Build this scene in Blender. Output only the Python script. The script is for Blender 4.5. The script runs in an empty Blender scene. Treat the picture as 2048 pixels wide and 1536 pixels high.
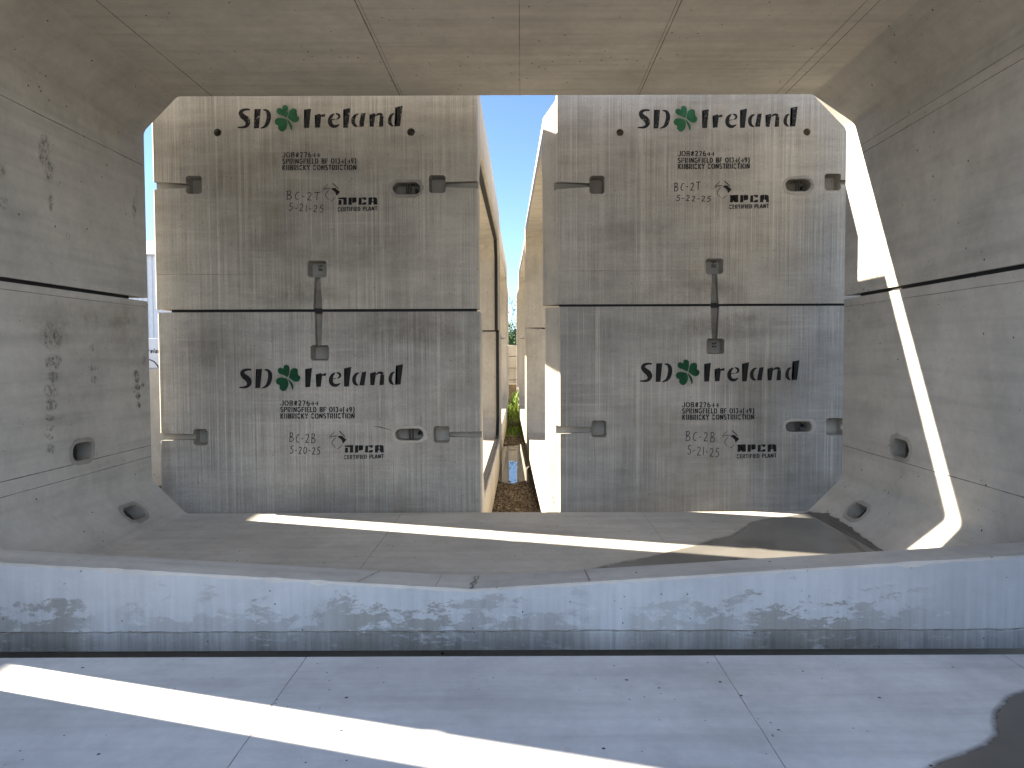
import bpy, bmesh, random
from math import *
from mathutils import Vector, Matrix
random.seed(7)
S = bpy.context.scene
COL = S.collection

# ------------------------------------------------------------------ camera
F, PX, TH, RO, CZ = 1500.0, 1045.0, radians(2.33), radians(0.2), 1.5
cam_d = bpy.data.cameras.new('camera')
cam_d.sensor_width = 36.0
cam_d.lens = 36.0 * F / 2048.0
cam_d.shift_x = -(PX - 1024.0) / 2048.0
cam_d.clip_start, cam_d.clip_end = 0.05, 2000.0
cam = bpy.data.objects.new('camera', cam_d)
COL.objects.link(cam)
cam.matrix_world = Matrix.Translation((0, 0, CZ)) @ Matrix.Rotation(pi / 2 - TH, 4, 'X') @ Matrix.Rotation(-RO, 4, 'Z')
S.camera = cam

# ------------------------------------------------------------------ light
SUN = Vector((1.0, -0.317, -0.587)).normalized()      # direction the light travels
EL = asin(-SUN.z)
w = bpy.data.worlds.new('World')
S.world = w
w.use_nodes = True
nt = w.node_tree
sky = nt.nodes.new('ShaderNodeTexSky')
sky.sky_type = 'NISHITA'
sky.sun_disc = False
sky.sun_elevation = EL
sky.sun_rotation = atan2(-SUN.x, -SUN.y)
sky.air_density, sky.dust_density, sky.ozone_density = 0.65, 0.0, 3.0
bgn = nt.nodes['Background']
bgn.inputs['Strength'].default_value = 0.05
# added fill light: bright bluish clouds in the unseen sky behind the camera
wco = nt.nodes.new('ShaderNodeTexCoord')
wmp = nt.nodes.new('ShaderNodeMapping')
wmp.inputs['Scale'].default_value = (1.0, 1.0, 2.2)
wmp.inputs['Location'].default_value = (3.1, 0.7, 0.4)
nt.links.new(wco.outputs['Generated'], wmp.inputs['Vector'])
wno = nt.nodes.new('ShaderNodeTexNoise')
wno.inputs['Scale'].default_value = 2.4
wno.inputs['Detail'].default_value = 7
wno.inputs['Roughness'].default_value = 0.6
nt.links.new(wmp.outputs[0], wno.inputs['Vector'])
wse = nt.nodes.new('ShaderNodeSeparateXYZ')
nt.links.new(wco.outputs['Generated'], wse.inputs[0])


def wmath(op, a, c):
    n = nt.nodes.new('ShaderNodeMath')
    n.operation = op
    for i, v in enumerate((a, c)):
        if isinstance(v, (int, float)):
            n.inputs[i].default_value = v
        else:
            nt.links.new(v, n.inputs[i])
    return n.outputs[0]


# cover grows towards the back of the sky (-Y)
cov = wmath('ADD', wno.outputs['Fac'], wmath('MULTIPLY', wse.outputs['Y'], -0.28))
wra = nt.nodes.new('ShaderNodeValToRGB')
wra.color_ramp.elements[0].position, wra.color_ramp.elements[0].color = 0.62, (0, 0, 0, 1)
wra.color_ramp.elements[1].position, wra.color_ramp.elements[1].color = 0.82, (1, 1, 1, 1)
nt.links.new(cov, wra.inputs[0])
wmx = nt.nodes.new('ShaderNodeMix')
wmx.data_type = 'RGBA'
CLOUD_FILL = 9.0
wmx.inputs[7].default_value = (CLOUD_FILL * 0.88, CLOUD_FILL * 0.98, CLOUD_FILL * 1.14, 1)
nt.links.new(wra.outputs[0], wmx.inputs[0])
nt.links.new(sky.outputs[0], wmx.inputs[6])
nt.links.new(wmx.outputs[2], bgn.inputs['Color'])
sun_d = bpy.data.lights.new('sun', 'SUN')
sun_d.energy, sun_d.angle, sun_d.color = 4.6, radians(0.53), (1.0, 0.89, 0.72)
sun = bpy.data.objects.new('sun', sun_d)
COL.objects.link(sun)
sun.rotation_mode = 'QUATERNION'
sun.rotation_quaternion = SUN.to_track_quat('-Z', 'Y')
S.view_settings.view_transform = 'Standard'
S.view_settings.look = 'None'
S.view_settings.exposure = 2.6
S.view_settings.gamma = 1.0
S.cycles.max_bounces = 16
S.cycles.diffuse_bounces = 10
S.cycles.glossy_bounces = 6
S.cycles.use_denoising = True
S.cycles.sample_clamp_indirect = 40.0
S.cycles.blur_glossy = 3.74        # keeps the sun's glint off the puddle a patch on the wall
S.cycles.caustics_reflective = True


# measuring the photograph: the point of a known plane seen at a pixel (2048 x 1536)
def ray(px, py):
    a, b = (px - PX) / F, (768 - py) / F
    a0, b0 = a * cos(RO) + b * sin(RO), -a * sin(RO) + b * cos(RO)
    return Vector((a0, cos(TH) + b0 * sin(TH), -sin(TH) + b0 * cos(TH)))


def oy(px, py, Y):
    d = ray(px, py)
    return Vector((0, 0, CZ)) + d * (Y / d.y)


def oz(px, py, Z):
    d = ray(px, py)
    return Vector((0, 0, CZ)) + d * ((Z - CZ) / d.z)


# ------------------------------------------------------------------ materials
class NB:
    def __init__(s, name):
        s.m = bpy.data.materials.new(name)
        s.m.use_nodes = True
        s.t = s.m.node_tree
        s.n, s.l = s.t.nodes, s.t.links
        s.p = s.n['Principled BSDF']
        s.co = s.n.new('ShaderNodeTexCoord').outputs['Object']
        geo = s.n.new('ShaderNodeNewGeometry')
        s.wp = geo.outputs['Position']

    def mapv(s, scale, loc=(0, 0, 0), src=None):
        mp = s.n.new('ShaderNodeMapping')
        mp.inputs['Scale'].default_value = scale
        mp.inputs['Location'].default_value = loc
        s.l.new(src or s.wp, mp.inputs['Vector'])
        return mp.outputs[0]

    def noise(s, scale=(1, 1, 1), sc=1.0, det=4, rough=0.6, loc=(0, 0, 0), dist=0.0):
        n = s.n.new('ShaderNodeTexNoise')
        n.inputs['Scale'].default_value = sc
        n.inputs['Detail'].default_value = det
        n.inputs['Roughness'].default_value = rough
        n.inputs['Distortion'].default_value = dist
        s.l.new(s.mapv(scale, loc), n.inputs['Vector'])
        return n.outputs['Fac']

    def vor(s, sc, loc=(0, 0, 0), out='Distance', feature='F1'):
        n = s.n.new('ShaderNodeTexVoronoi')
        n.feature = feature
        n.inputs['Scale'].default_value = sc
        s.l.new(s.mapv((1, 1, 1), loc), n.inputs['Vector'])
        return n.outputs[out]

    def ramp(s, fac, stops):
        r = s.n.new('ShaderNodeValToRGB')
        e = r.color_ramp.elements
        while len(e) < len(stops):
            e.new(0.5)
        for i, (p, c) in enumerate(stops):
            e[i].position = p
            e[i].color = (c, c, c, 1) if not isinstance(c, tuple) else (*c, 1)
        s.l.new(fac, r.inputs[0])
        return r.outputs[0]

    def math(s, op, a, b=None, clamp=False):
        n = s.n.new('ShaderNodeMath')
        n.operation = op
        n.use_clamp = clamp
        for i, v in enumerate((a, b)):
            if v is None:
                continue
            if isinstance(v, (int, float)):
                n.inputs[i].default_value = v
            else:
                s.l.new(v, n.inputs[i])
        return n.outputs[0]

    def mix(s, fac, a, b, mode='MIX'):
        n = s.n.new('ShaderNodeMix')
        n.data_type = 'RGBA'
        n.blend_type = mode
        n.clamp_factor = True
        for k, v in ((0, fac), (6, a), (7, b)):
            if isinstance(v, (int, float)):
                n.inputs[k].default_value = v if k == 0 else (v, v, v, 1)
            elif isinstance(v, tuple):
                n.inputs[k].default_value = (*v, 1)
            else:
                s.l.new(v, n.inputs[k])
        return n.outputs[2]

    def sep(s, src=None):
        n = s.n.new('ShaderNodeSeparateXYZ')
        s.l.new(src or s.wp, n.inputs[0])
        return n.outputs

    def bump(s, h, strength=0.3, dist=0.01):
        b = s.n.new('ShaderNodeBump')
        b.inputs['Strength'].default_value = strength
        b.inputs['Distance'].default_value = dist
        s.l.new(h, b.inputs['Height'])
        s.l.new(b.outputs[0], s.p.inputs['Normal'])

    def out(s, col, rough=0.8, spec=0.3, alpha=None):
        for k, v in (('Base Color', col), ('Roughness', rough)):
            if isinstance(v, tuple):
                s.p.inputs[k].default_value = (*v, 1)
            elif isinstance(v, (int, float)):
                s.p.inputs[k].default_value = v
            else:
                s.l.new(v, s.p.inputs[k])
        s.p.inputs['Specular IOR Level'].default_value = spec
        if alpha is not None:
            s.l.new(alpha, s.p.inputs['Alpha'])
        return s.m


def plain(name, col, rough=0.6, spec=0.4, metal=0.0, var=0.25, sc=6.0):
    b = NB(name)
    n = b.noise(sc=sc, det=5)
    f = b.ramp(n, [(0.3, 1 - var), (0.7, 1 + var * 0.3)])
    b.p.inputs['Metallic'].default_value = metal
    return b.out(b.mix(1.0, col, f, 'MULTIPLY'), rough, spec)


def formed_concrete(name, base, streak=(0.35, 0.35, 6.0), stain=0.0, dark=0.80):
    """smooth concrete cast against a form: clouds, faint streaks, bug holes"""
    b = NB(name)
    col = b.mix(1.0, base, b.ramp(b.noise(sc=0.9, det=5, rough=0.62), [(0.30, dark), (0.52, 0.99), (0.72, 1.10)]), 'MULTIPLY')
    col = b.mix(1.0, col, b.ramp(b.noise(scale=streak, sc=1.6, det=5, rough=0.6, loc=(3, 1, 2)), [(0.32, 0.87), (0.5, 1.0), (0.68, 1.07)]), 'MULTIPLY')
    col = b.mix(1.0, col, b.ramp(b.noise(sc=3.2, det=8, rough=0.72, loc=(1, 7, 3)), [(0.34, 0.90), (0.5, 1.0), (0.66, 1.06)]), 'MULTIPLY')
    col = b.mix(1.0, col, b.ramp(b.noise(sc=14, det=6, rough=0.7, loc=(5, 5, 5)), [(0.3, 0.93), (0.7, 1.05)]), 'MULTIPLY')
    # a warmer, rusty wash here and there
    rm = b.ramp(b.noise(sc=0.55, det=4, rough=0.6, loc=(11, 4, 8)), [(0.56, 0.0), (0.74, 0.45)])
    col = b.mix(rm, col, b.mix(1.0, col, (1.06, 0.96, 0.82), 'MULTIPLY'))
    # scuffs
    sm = b.math('MULTIPLY', b.ramp(b.noise(sc=1.1, det=3, loc=(2, 9, 4)), [(0.60, 0.0), (0.70, 1.0)]),
                b.ramp(b.noise(scale=(1, 1, 2.2), sc=16, det=6, rough=0.75, loc=(7, 2, 1)), [(0.54, 0.0), (0.62, 1.0)]))
    col = b.mix(b.math('MULTIPLY', sm, 0.30 + stain), col, b.mix(1.0, col, (0.62, 0.58, 0.52), 'MULTIPLY'))
    # pinholes
    v1 = b.ramp(b.vor(7.0), [(0.045, 1.0), (0.062, 0.0)])
    v2 = b.ramp(b.vor(15.0, (3, 3, 3)), [(0.05, 1.0), (0.075, 0.0)])
    gate = b.ramp(b.noise(sc=1.3, det=2, loc=(8, 8, 1)), [(0.48, 0.0), (0.56, 1.0)])
    holes = b.math('MAXIMUM', v1, b.math('MULTIPLY', v2, gate), True)
    col = b.mix(holes, col, (0.045, 0.042, 0.038))
    h = b.math('SUBTRACT', b.math('MULTIPLY', b.noise(sc=55, det=5, rough=0.7), 0.25), holes)
    h = b.math('ADD', h, b.math('MULTIPLY', b.noise(sc=3.5, det=3), 0.6))
    b.bump(h, 0.22, 0.006)
    return b.out(col, b.ramp(b.noise(sc=5, det=3), [(0.3, 0.62), (0.7, 0.82)]), 0.35)


def striated_concrete(name, seed, base=(0.335, 0.30, 0.25)):
    """outside of a wall: vertical float marks, pale drip lines, weathered clouds"""
    b = NB(name)
    o = (seed * 3.7, seed, seed * 1.3)
    col = b.mix(1.0, base, b.ramp(b.noise(scale=(1, 1, 0.7), sc=0.75, det=5, rough=0.62, loc=o), [(0.33, 0.74), (0.5, 0.96), (0.68, 1.14)]), 'MULTIPLY')
    col = b.mix(1.0, col, b.ramp(b.noise(scale=(0.8, 1, 3.5), sc=2.2, det=6, rough=0.65, loc=o), [(0.32, 0.85), (0.66, 1.08)]), 'MULTIPLY')
    fine = b.math('ADD', b.math('MULTIPLY', b.noise(scale=(84, 1, 0.35), sc=1.0, det=2, rough=0.5, loc=o), 0.6), b.math('MULTIPLY', b.noise(scale=(48, 1, 1.6), sc=1.0, det=4, rough=0.65, loc=(seed, 9, 2)), 0.4))
    broad = b.noise(scale=(14, 1, 0.22), sc=1.0, det=4, rough=0.6, loc=o)
    vary = b.ramp(b.noise(scale=(2.5, 1, 1.2), sc=1.6, det=6, rough=0.7, loc=(seed, 4, 2)), [(0.36, 0.0), (0.62, 1.0)])
    str_ = b.ramp(fine, [(0.36, 0.74), (0.5, 1.0), (0.62, 1.24)])
    col = b.mix(vary, col, b.mix(1.0, col, str_, 'MULTIPLY'))
    col = b.mix(1.0, col, b.ramp(broad, [(0.3, 0.95), (0.5, 1.0), (0.7, 1.03)]), 'MULTIPLY')
    # pale drip lines
    d1 = b.ramp(b.noise(scale=(52, 1, 0.12), sc=1.0, det=2, rough=0.5, loc=(seed * 2, 7, 1)), [(0.59, 0.0), (0.64, 1.0)])
    dg = b.ramp(b.noise(scale=(1.2, 1, 1.8), sc=1.0, det=4, loc=(seed, 1, 9)), [(0.38, 0.0), (0.62, 1.0)])
    col = b.mix(b.math('MULTIPLY', b.math('MULTIPLY', d1, dg), 0.40), col, (0.62, 0.575, 0.49))
    hs = b.math('MULTIPLY', b.ramp(b.noise(scale=(0.35, 1, 14), sc=2.0, det=5, rough=0.7, loc=(seed * 7, 1, 3)), [(0.52, 0.0), (0.64, 1.0)]), b.ramp(b.noise(sc=1.6, det=3, loc=(3, seed, 3)), [(0.45, 0.0), (0.6, 1.0)]))
    col = b.mix(b.math('MULTIPLY', hs, 0.22), col, (0.60, 0.56, 0.49))
    # damp brown blotches with vertical edges
    dm = b.math('MULTIPLY', b.ramp(b.noise(sc=0.8, det=4, rough=0.6, loc=(seed * 5, 2, 2)), [(0.55, 0.0), (0.68, 1.0)]),
                b.ramp(broad, [(0.40, 0.25), (0.6, 1.0)]))
    col = b.mix(b.math('MULTIPLY', dm, 0.55), col, b.mix(1.0, col, (0.62, 0.54, 0.44), 'MULTIPLY'))
    # fine grit
    grit = b.ramp(b.noise(sc=70, det=4, rough=0.75), [(0.32, 0.86), (0.68, 1.09)])
    col = b.mix(1.0, col, grit, 'MULTIPLY')
    pits = b.ramp(b.vor(11.0, (seed, 0, 0)), [(0.035, 1.0), (0.055, 0.0)])
    col = b.mix(pits, col, (0.05, 0.045, 0.04))
    h = b.math('ADD', b.math('MULTIPLY', fine, 1.0), b.math('MULTIPLY', b.noise(sc=40, det=4), 0.3))
    b.bump(b.math('SUBTRACT', h, pits), 0.5, 0.008)
    return b.out(col, 0.86, 0.25)


def sill_concrete(name):
    """end face of the floor slab and sill: pale skin, flaked patches, runs below the joint"""
    b = NB(name)
    x, y, z = b.sep()
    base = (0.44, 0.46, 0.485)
    col = b.mix(1.0, base, b.ramp(b.noise(sc=1.4, det=6, rough=0.65), [(0.30, 0.82), (0.52, 1.0), (0.7, 1.10)]), 'MULTIPLY')
    runs = b.noise(scale=(26, 1, 1.1), sc=1.0, det=4, rough=0.65, loc=(2, 0, 0))
    low = b.ramp(z, [(0.0, 1.0), (0.30, 0.0)])
    col = b.mix(b.ramp(z, [(0.0, 1.0), (0.35, 0.25)]), col, b.mix(1.0, col, b.ramp(runs, [(0.34, 0.88), (0.5, 0.99), (0.66, 1.10)]), 'MULTIPLY'))
    # flaked / damp patches, mostly low on the face
    pn = b.noise(scale=(0.7, 1, 1.5), sc=5.5, det=12, rough=0.78, loc=(4.4, 0, 2.1), dist=0.25)
    pz = b.math('ADD', pn, b.math('MULTIPLY', b.math('SUBTRACT', low, 0.5), 0.20))
    pg = b.ramp(b.noise(scale=(1, 1, 0.2), sc=0.9, det=3, loc=(1.5, 0, 5)), [(0.46, 0.0), (0.60, 1.0)])
    pm = b.math('MULTIPLY', b.ramp(pz, [(0.535, 0.0), (0.555, 1.0)]), pg)
    col = b.mix(b.math('MULTIPLY', pm, 0.72), col, b.mix(1.0, col, (0.50, 0.47, 0.40), 'MULTIPLY'))
    pm = b.math('MULTIPLY', pm, b.ramp(b.noise(scale=(1, 1, 1.5), sc=18, det=8, rough=0.8, loc=(1, 1, 7)), [(0.36, 0.15), (0.50, 1.0)]))
    edge = b.math('MULTIPLY', b.ramp(pz, [(0.520, 0.0), (0.536, 1.0), (0.550, 0.0)]), pg)
    col = b.mix(b.math('MULTIPLY', edge, 0.5), col, (0.20, 0.19, 0.17))
    # white salts
    wn = b.noise(scale=(1, 1, 2.5), sc=6, det=7, rough=0.75, loc=(9, 1, 1))
    col = b.mix(b.math('MULTIPLY', b.ramp(wn, [(0.58, 0.0), (0.66, 0.6)]), b.ramp(z, [(0.0, 0.9), (0.3, 0.3)])), col, (0.62, 0.62, 0.60))
    # below the cold joint the slab is darker with runs
    below = b.ramp(b.math('MULTIPLY', z, -1.0), [(0.0, 0.0), (0.006, 1.0)])
    rr = b.math('ADD', b.math('MULTIPLY', b.noise(scale=(30, 1, 1.2), sc=1.0, det=4, rough=0.7, loc=(5, 0, 3)), 0.45), b.math('MULTIPLY', b.noise(scale=(3.5, 1, 1.0), sc=1.0, det=6, rough=0.7, loc=(8, 0, 3)), 0.55))
    bl = b.mix(1.0, b.mix(1.0, col, (0.80, 0.80, 0.78), 'MULTIPLY'), b.ramp(rr, [(0.38, 0.68), (0.52, 1.0), (0.62, 1.22)]), 'MULTIPLY')
    col = b.mix(below, col, bl)
    pits = b.ramp(b.vor(13.0), [(0.04, 1.0), (0.06, 0.0)])
    col = b.mix(pits, col, (0.06, 0.055, 0.05))
    h = b.math('ADD', b.math('MULTIPLY', b.noise(sc=24, det=6, rough=0.7), 0.5), b.math('MULTIPLY', pm, -0.35))
    b.bump(b.math('SUBTRACT', h, pits), 0.45, 0.008)
    return b.out(col, 0.85, 0.3)


def paint(name, col, wear=0.3, sc=40):
    b = NB(name)
    n = b.noise(sc=sc, det=6, rough=0.8)
    st = b.noise(scale=(60, 1, 0.6), sc=1, det=3)
    a = b.math('ADD', b.math('MULTIPLY', n, 0.75), b.math('MULTIPLY', st, 0.25))
    alpha = b.ramp(a, [(0.30 + wear * 0.25, 0.0), (0.37 + wear * 0.25, 1.0)]) if wear > 0 else None
    c = b.mix(1.0, col, b.ramp(b.noise(sc=9, det=4), [(0.3, 0.75), (0.7, 1.25)]), 'MULTIPLY')
    return b.out(c, 0.75, 0.25, alpha)


def smudge_mat(name, col, lo=0.42, hi=0.62, mx=0.75, sc=22):
    b = NB(name)
    n = b.noise(scale=(1, 1, 0.8), sc=sc, det=6, rough=0.75)
    uv = b.n.new('ShaderNodeAttribute')
    uv.attribute_name = 'soft'
    a = b.math('MULTIPLY', b.ramp(n, [(lo, 0.0), (hi, mx)]), uv.outputs['Fac'])
    return b.out(col, 0.9, 0.15, a)


def gravel_mat(name):
    b = NB(name)
    v = b.n.new('ShaderNodeTexVoronoi')
    v.inputs['Scale'].default_value = 28
    b.l.new(b.wp, v.inputs['Vector'])
    hue = b.ramp(b.math('FRACT', b.math('MULTIPLY', v.outputs['Color'], 1.0)), [(0.0, (0.05, 0.04, 0.03)), (0.35, (0.15, 0.115, 0.08)), (0.7, (0.26, 0.21, 0.155)), (1.0, (0.40, 0.35, 0.28))])
    col = b.mix(1.0, hue, b.ramp(v.outputs['Distance'], [(0.2, 1.1), (0.75, 0.35)]), 'MULTIPLY')
    col = b.mix(1.0, col, b.ramp(b.noise(sc=0.7, det=4), [(0.35, 0.7), (0.65, 1.1)]), 'MULTIPLY')
    b.bump(b.math('SUBTRACT', 1.0, v.outputs['Distance']), 0.9, 0.02)
    return b.out(col, 0.9, 0.25)


def leaf_mat(name, c1, c2, sc=1.5):
    b = NB(name)
    col = b.mix(b.ramp(b.noise(sc=sc, det=4), [(0.35, 0.0), (0.65, 1.0)]), c1, c2)
    b.p.inputs['Transmission Weight'].default_value = 0.0
    b.p.inputs['Subsurface Weight'].default_value = 0.0
    return b.out(col, 0.7, 0.3)


M = {}
M['inner'] = formed_concrete('formed_concrete', (0.50, 0.475, 0.428))
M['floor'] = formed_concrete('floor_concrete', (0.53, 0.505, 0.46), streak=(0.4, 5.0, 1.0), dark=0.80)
def ceiling_band(m, y0, y1):
    """paler trowelled band across the ceiling, with more bug holes along it"""
    t = m.node_tree
    p = t.nodes['Principled BSDF']
    src = p.inputs['Base Color'].links[0].from_socket
    b = NB.__new__(NB)
    b.m, b.t, b.n, b.l, b.p = m, t, t.nodes, t.links, p
    b.wp = t.nodes.new('ShaderNodeNewGeometry').outputs['Position']
    x, y, z = b.sep()
    wob = b.math('MULTIPLY', b.math('SUBTRACT', b.noise(scale=(0.8, 0.1, 1), sc=1, det=3), 0.5), 0.06)
    yy = b.math('ADD', y, wob)
    f = b.math('MULTIPLY', b.math('GREATER_THAN', yy, y0), b.math('LESS_THAN', yy, y1))
    xr = b.math('MULTIPLY', b.math('GREATER_THAN', x, -2.3), b.math('LESS_THAN', x, 1.3))
    f = b.math('MULTIPLY', f, xr)
    g = b.math('MULTIPLY', f, b.ramp(b.noise(scale=(0.5, 5, 1), sc=2, det=5), [(0.35, 0.2), (0.6, 1.0)]))
    col = b.mix(b.math('MULTIPLY', g, 0.6), src, b.mix(1.0, src, (1.16, 1.15, 1.12), 'MULTIPLY'))
    h = b.math('MULTIPLY', b.ramp(b.vor(11.0, (4, 1, 2)), [(0.075, 1.0), (0.1, 0.0)]), f)
    col = b.mix(h, col, (0.045, 0.042, 0.038))
    t.links.new(col, p.inputs['Base Color'])
    return m


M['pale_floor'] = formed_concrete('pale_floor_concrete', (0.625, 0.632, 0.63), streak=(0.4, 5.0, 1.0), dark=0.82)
M['ceil'] = formed_concrete('ceiling_concrete', (0.56, 0.527, 0.465), streak=(0.25, 5.0, 1.0), dark=0.86)
ceiling_band(M['ceil'], 5.98, 6.42)
M['plain'] = formed_concrete('plain_concrete', (0.50, 0.46, 0.39), streak=(5, 5, 0.5))
M['seam'] = plain('seam_concrete', (0.29, 0.26, 0.22), 0.9, 0.2, var=0.6, sc=18)
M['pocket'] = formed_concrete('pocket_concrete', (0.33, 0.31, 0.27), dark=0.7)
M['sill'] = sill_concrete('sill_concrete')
for i in range(4):
    M['face%d' % i] = striated_concrete('striated_concrete', i + 1.3, ((0.405, 0.378, 0.322), (0.375, 0.358, 0.325), (0.425, 0.398, 0.35), (0.365, 0.35, 0.32))[i])
M['seam_light'] = plain('pale_seam', (0.36, 0.34, 0.30), 0.9, 0.2, var=0.5, sc=14)
M['black'] = plain('black_rubber', (0.012, 0.012, 0.013), 0.6, 0.3)
M['mortar'] = formed_concrete('mortar_concrete', (0.38, 0.355, 0.31), dark=0.6, stain=0.3)
M['steel'] = plain('dark_steel', (0.06, 0.052, 0.045), 0.5, 0.5, 0.6)
M['ring'] = plain('insert_metal', (0.16, 0.13, 0.09), 0.45, 0.5, 0.7)
M['timber'] = plain('weathered_timber', (0.10, 0.07, 0.045), 0.85, 0.2, var=0.5)
M['paint'] = paint('black_stencil_paint', (0.012, 0.012, 0.012), 0.05)
M['paint_worn'] = paint('worn_black_stencil_paint', (0.016, 0.016, 0.016), 0.30)
M['green'] = paint('green_stencil_paint', (0.006, 0.058, 0.024), 0.0)
M['green_worn'] = paint('worn_green_stencil_paint', (0.022, 0.105, 0.045), 0.22)
M['marker'] = paint('grey_marker', (0.022, 0.022, 0.022), 0.0, 60)
M['smudge'] = smudge_mat('grey_smudge', (0.10, 0.095, 0.085), 0.44, 0.66, 0.6, 30)
M['rust'] = smudge_mat('rust_smudge', (0.14, 0.085, 0.035))
M['gravel'] = gravel_mat('gravel')
M['overspray'] = smudge_mat('green_overspray', (0.02, 0.10, 0.05), 0.2, 0.9, 0.55, 60)

b = NB('puddle_water')
n_ = b.noise(sc=1.2, det=4)
wc = b.mix(1.0, (0.205, 0.196, 0.180), b.ramp(n_, [(0.3, 0.8), (0.7, 1.15)]), 'MULTIPLY')
b.p.inputs['IOR'].default_value = 1.5
M['water'] = b.out(wc, 0.05, 0.5)
b = NB('yard_puddle_water')
b.p.inputs['IOR'].default_value = 1.33
M['water2'] = b.out((0.05, 0.042, 0.03), 0.01, 0.5)
b = NB('damp_concrete')
M['damp'] = b.out(b.mix(1.0, (0.13, 0.12, 0.105), b.ramp(b.noise(sc=2.5, det=5), [(0.3, 0.8), (0.7, 1.15)]), 'MULTIPLY'), 0.32, 0.45)
M['white_metal'] = plain('white_metal', (0.72, 0.74, 0.76), 0.45, 0.4, var=0.08)
M['grass'] = leaf_mat('grass_green', (0.07, 0.16, 0.02), (0.20, 0.28, 0.045), 3)
M['leaf'] = leaf_mat('leaf_green', (0.03, 0.075, 0.02), (0.07, 0.13, 0.03), 0.8)
M['bark'] = plain('bark', (0.09, 0.07, 0.05), 0.9, 0.2)
M['glass'] = plain('dark_glass', (0.02, 0.025, 0.03), 0.05, 0.5, var=0.05)


# ------------------------------------------------------------------ object helpers
def tag(o, label=None, cat=None, group=None, kind=None):
    for k, v in (('label', label), ('category', cat), ('group', group), ('kind', kind)):
        if v:
            o[k] = v
    return o


def empty(name, loc):
    o = bpy.data.objects.new(name, None)
    COL.objects.link(o)
    o.location = loc
    return o


def wloc(o):
    v = Vector(o.location)
    while o.parent:
        o = o.parent
        v += o.location
    return v


def finish(name, bm, mats, parent=None, loc=None, smooth=30, recalc=True):
    """bm is in world metres; the object gets its origin at loc (or its parent's origin)"""
    if recalc:
        bmesh.ops.recalc_face_normals(bm, faces=bm.faces)
    base = Vector(loc) if loc is not None else (wloc(parent) if parent else Vector((0, 0, 0)))
    bmesh.ops.translate(bm, verts=bm.verts, vec=-base)
    if smooth:
        for f in bm.faces:
            f.smooth = True
        for e in bm.edges:
            if len(e.link_faces) == 2 and e.calc_face_angle(0) > radians(smooth):
                e.smooth = False
    me = bpy.data.meshes.new(name)
    bm.to_mesh(me)
    bm.free()
    for m in (mats if isinstance(mats, (list, tuple)) else [mats]):
        me.materials.append(m)
    o = bpy.data.objects.new(name, me)
    COL.objects.link(o)
    if parent:
        o.parent = parent
        o.location = base - wloc(parent)
    else:
        o.location = base
    return o


def box(bm, x0, x1, y0, y1, z0, z1, mi=0, bev=0.0):
    vs = [bm.verts.new((x, y, z)) for x in (x0, x1) for y in (y0, y1) for z in (z0, z1)]
    fs = []
    for q in ((0, 1, 3, 2), (4, 6, 7, 5), (0, 4, 5, 1), (2, 3, 7, 6), (0, 2, 6, 4), (1, 5, 7, 3)):
        f = bm.faces.new([vs[i] for i in q])
        f.material_index = mi
        fs.append(f)
    if bev:
        es = {e for f in fs for e in f.edges}
        bmesh.ops.bevel(bm, geom=list(es), offset=bev, segments=2, affect='EDGES', profile=0.6)


def tube(bm, pts, r, n=8, mi=0, caps=True):
    rings = []
    pts = [Vector(p) for p in pts]
    rs = r if isinstance(r, (list, tuple)) else [r] * len(pts)
    for i, p in enumerate(pts):
        d = (pts[min(i + 1, len(pts) - 1)] - pts[max(i - 1, 0)]).normalized()
        a = d.cross(Vector((0, 0, 1)))
        if a.length < 1e-3:
            a = d.cross(Vector((1, 0, 0)))
        a.normalize()
        c = d.cross(a)
        rings.append([bm.verts.new(p + (a * cos(t) + c * sin(t)) * rs[i]) for t in (2 * pi * k / n for k in range(n))])
    for A, B in zip(rings, rings[1:]):
        for k in range(n):
            f = bm.faces.new((A[k], A[(k + 1) % n], B[(k + 1) % n], B[k]))
            f.material_index = mi
    if caps:
        for R in (rings[0], rings[-1]):
            f = bm.faces.new(R)
            f.material_index = mi


def loft(bm, sections, closed_caps=True):
    rings = [[bm.verts.new(p) for p in s] for s in sections]
    n = len(rings[0])
    for A, B in zip(rings, rings[1:]):
        for k in range(n):
            bm.faces.new((A[k], A[(k + 1) % n], B[(k + 1) % n], B[k]))
    if closed_caps:
        bm.faces.new(rings[0])
        bm.faces.new(rings[-1])


def inset(poly, d):
    """polygon given counter-clockwise or clockwise; moves every side inwards by d"""
    n = len(poly)
    area = sum(poly[i][0] * poly[(i + 1) % n][1] - poly[(i + 1) % n][0] * poly[i][1] for i in range(n))
    sg = 1 if area > 0 else -1
    out = []
    for i in range(n):
        p0, p1, p2 = Vector(poly[i - 1]), Vector(poly[i]), Vector(poly[(i + 1) % n])
        e1, e2 = (p1 - p0).normalized(), (p2 - p1).normalized()
        n1, n2 = Vector((-e1.y, e1.x)) * sg, Vector((-e2.y, e2.x)) * sg
        m = n1 + n2
        m /= max(m.length_squared / 2, 0.3)
        out.append(tuple(p1 + m * d))
    return out


def corner(p, q, s, r=0.12, n=4):
    """rounded corner at q between p and s"""
    p, q, s = Vector(p), Vector(q), Vector(s)
    a, c = q + (p - q).normalized() * r, q + (s - q).normalized() * r
    return [tuple((1 - t) ** 2 * a + 2 * t * (1 - t) * q + t * t * c) for t in (k / n for k in range(n + 1))]


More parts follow.
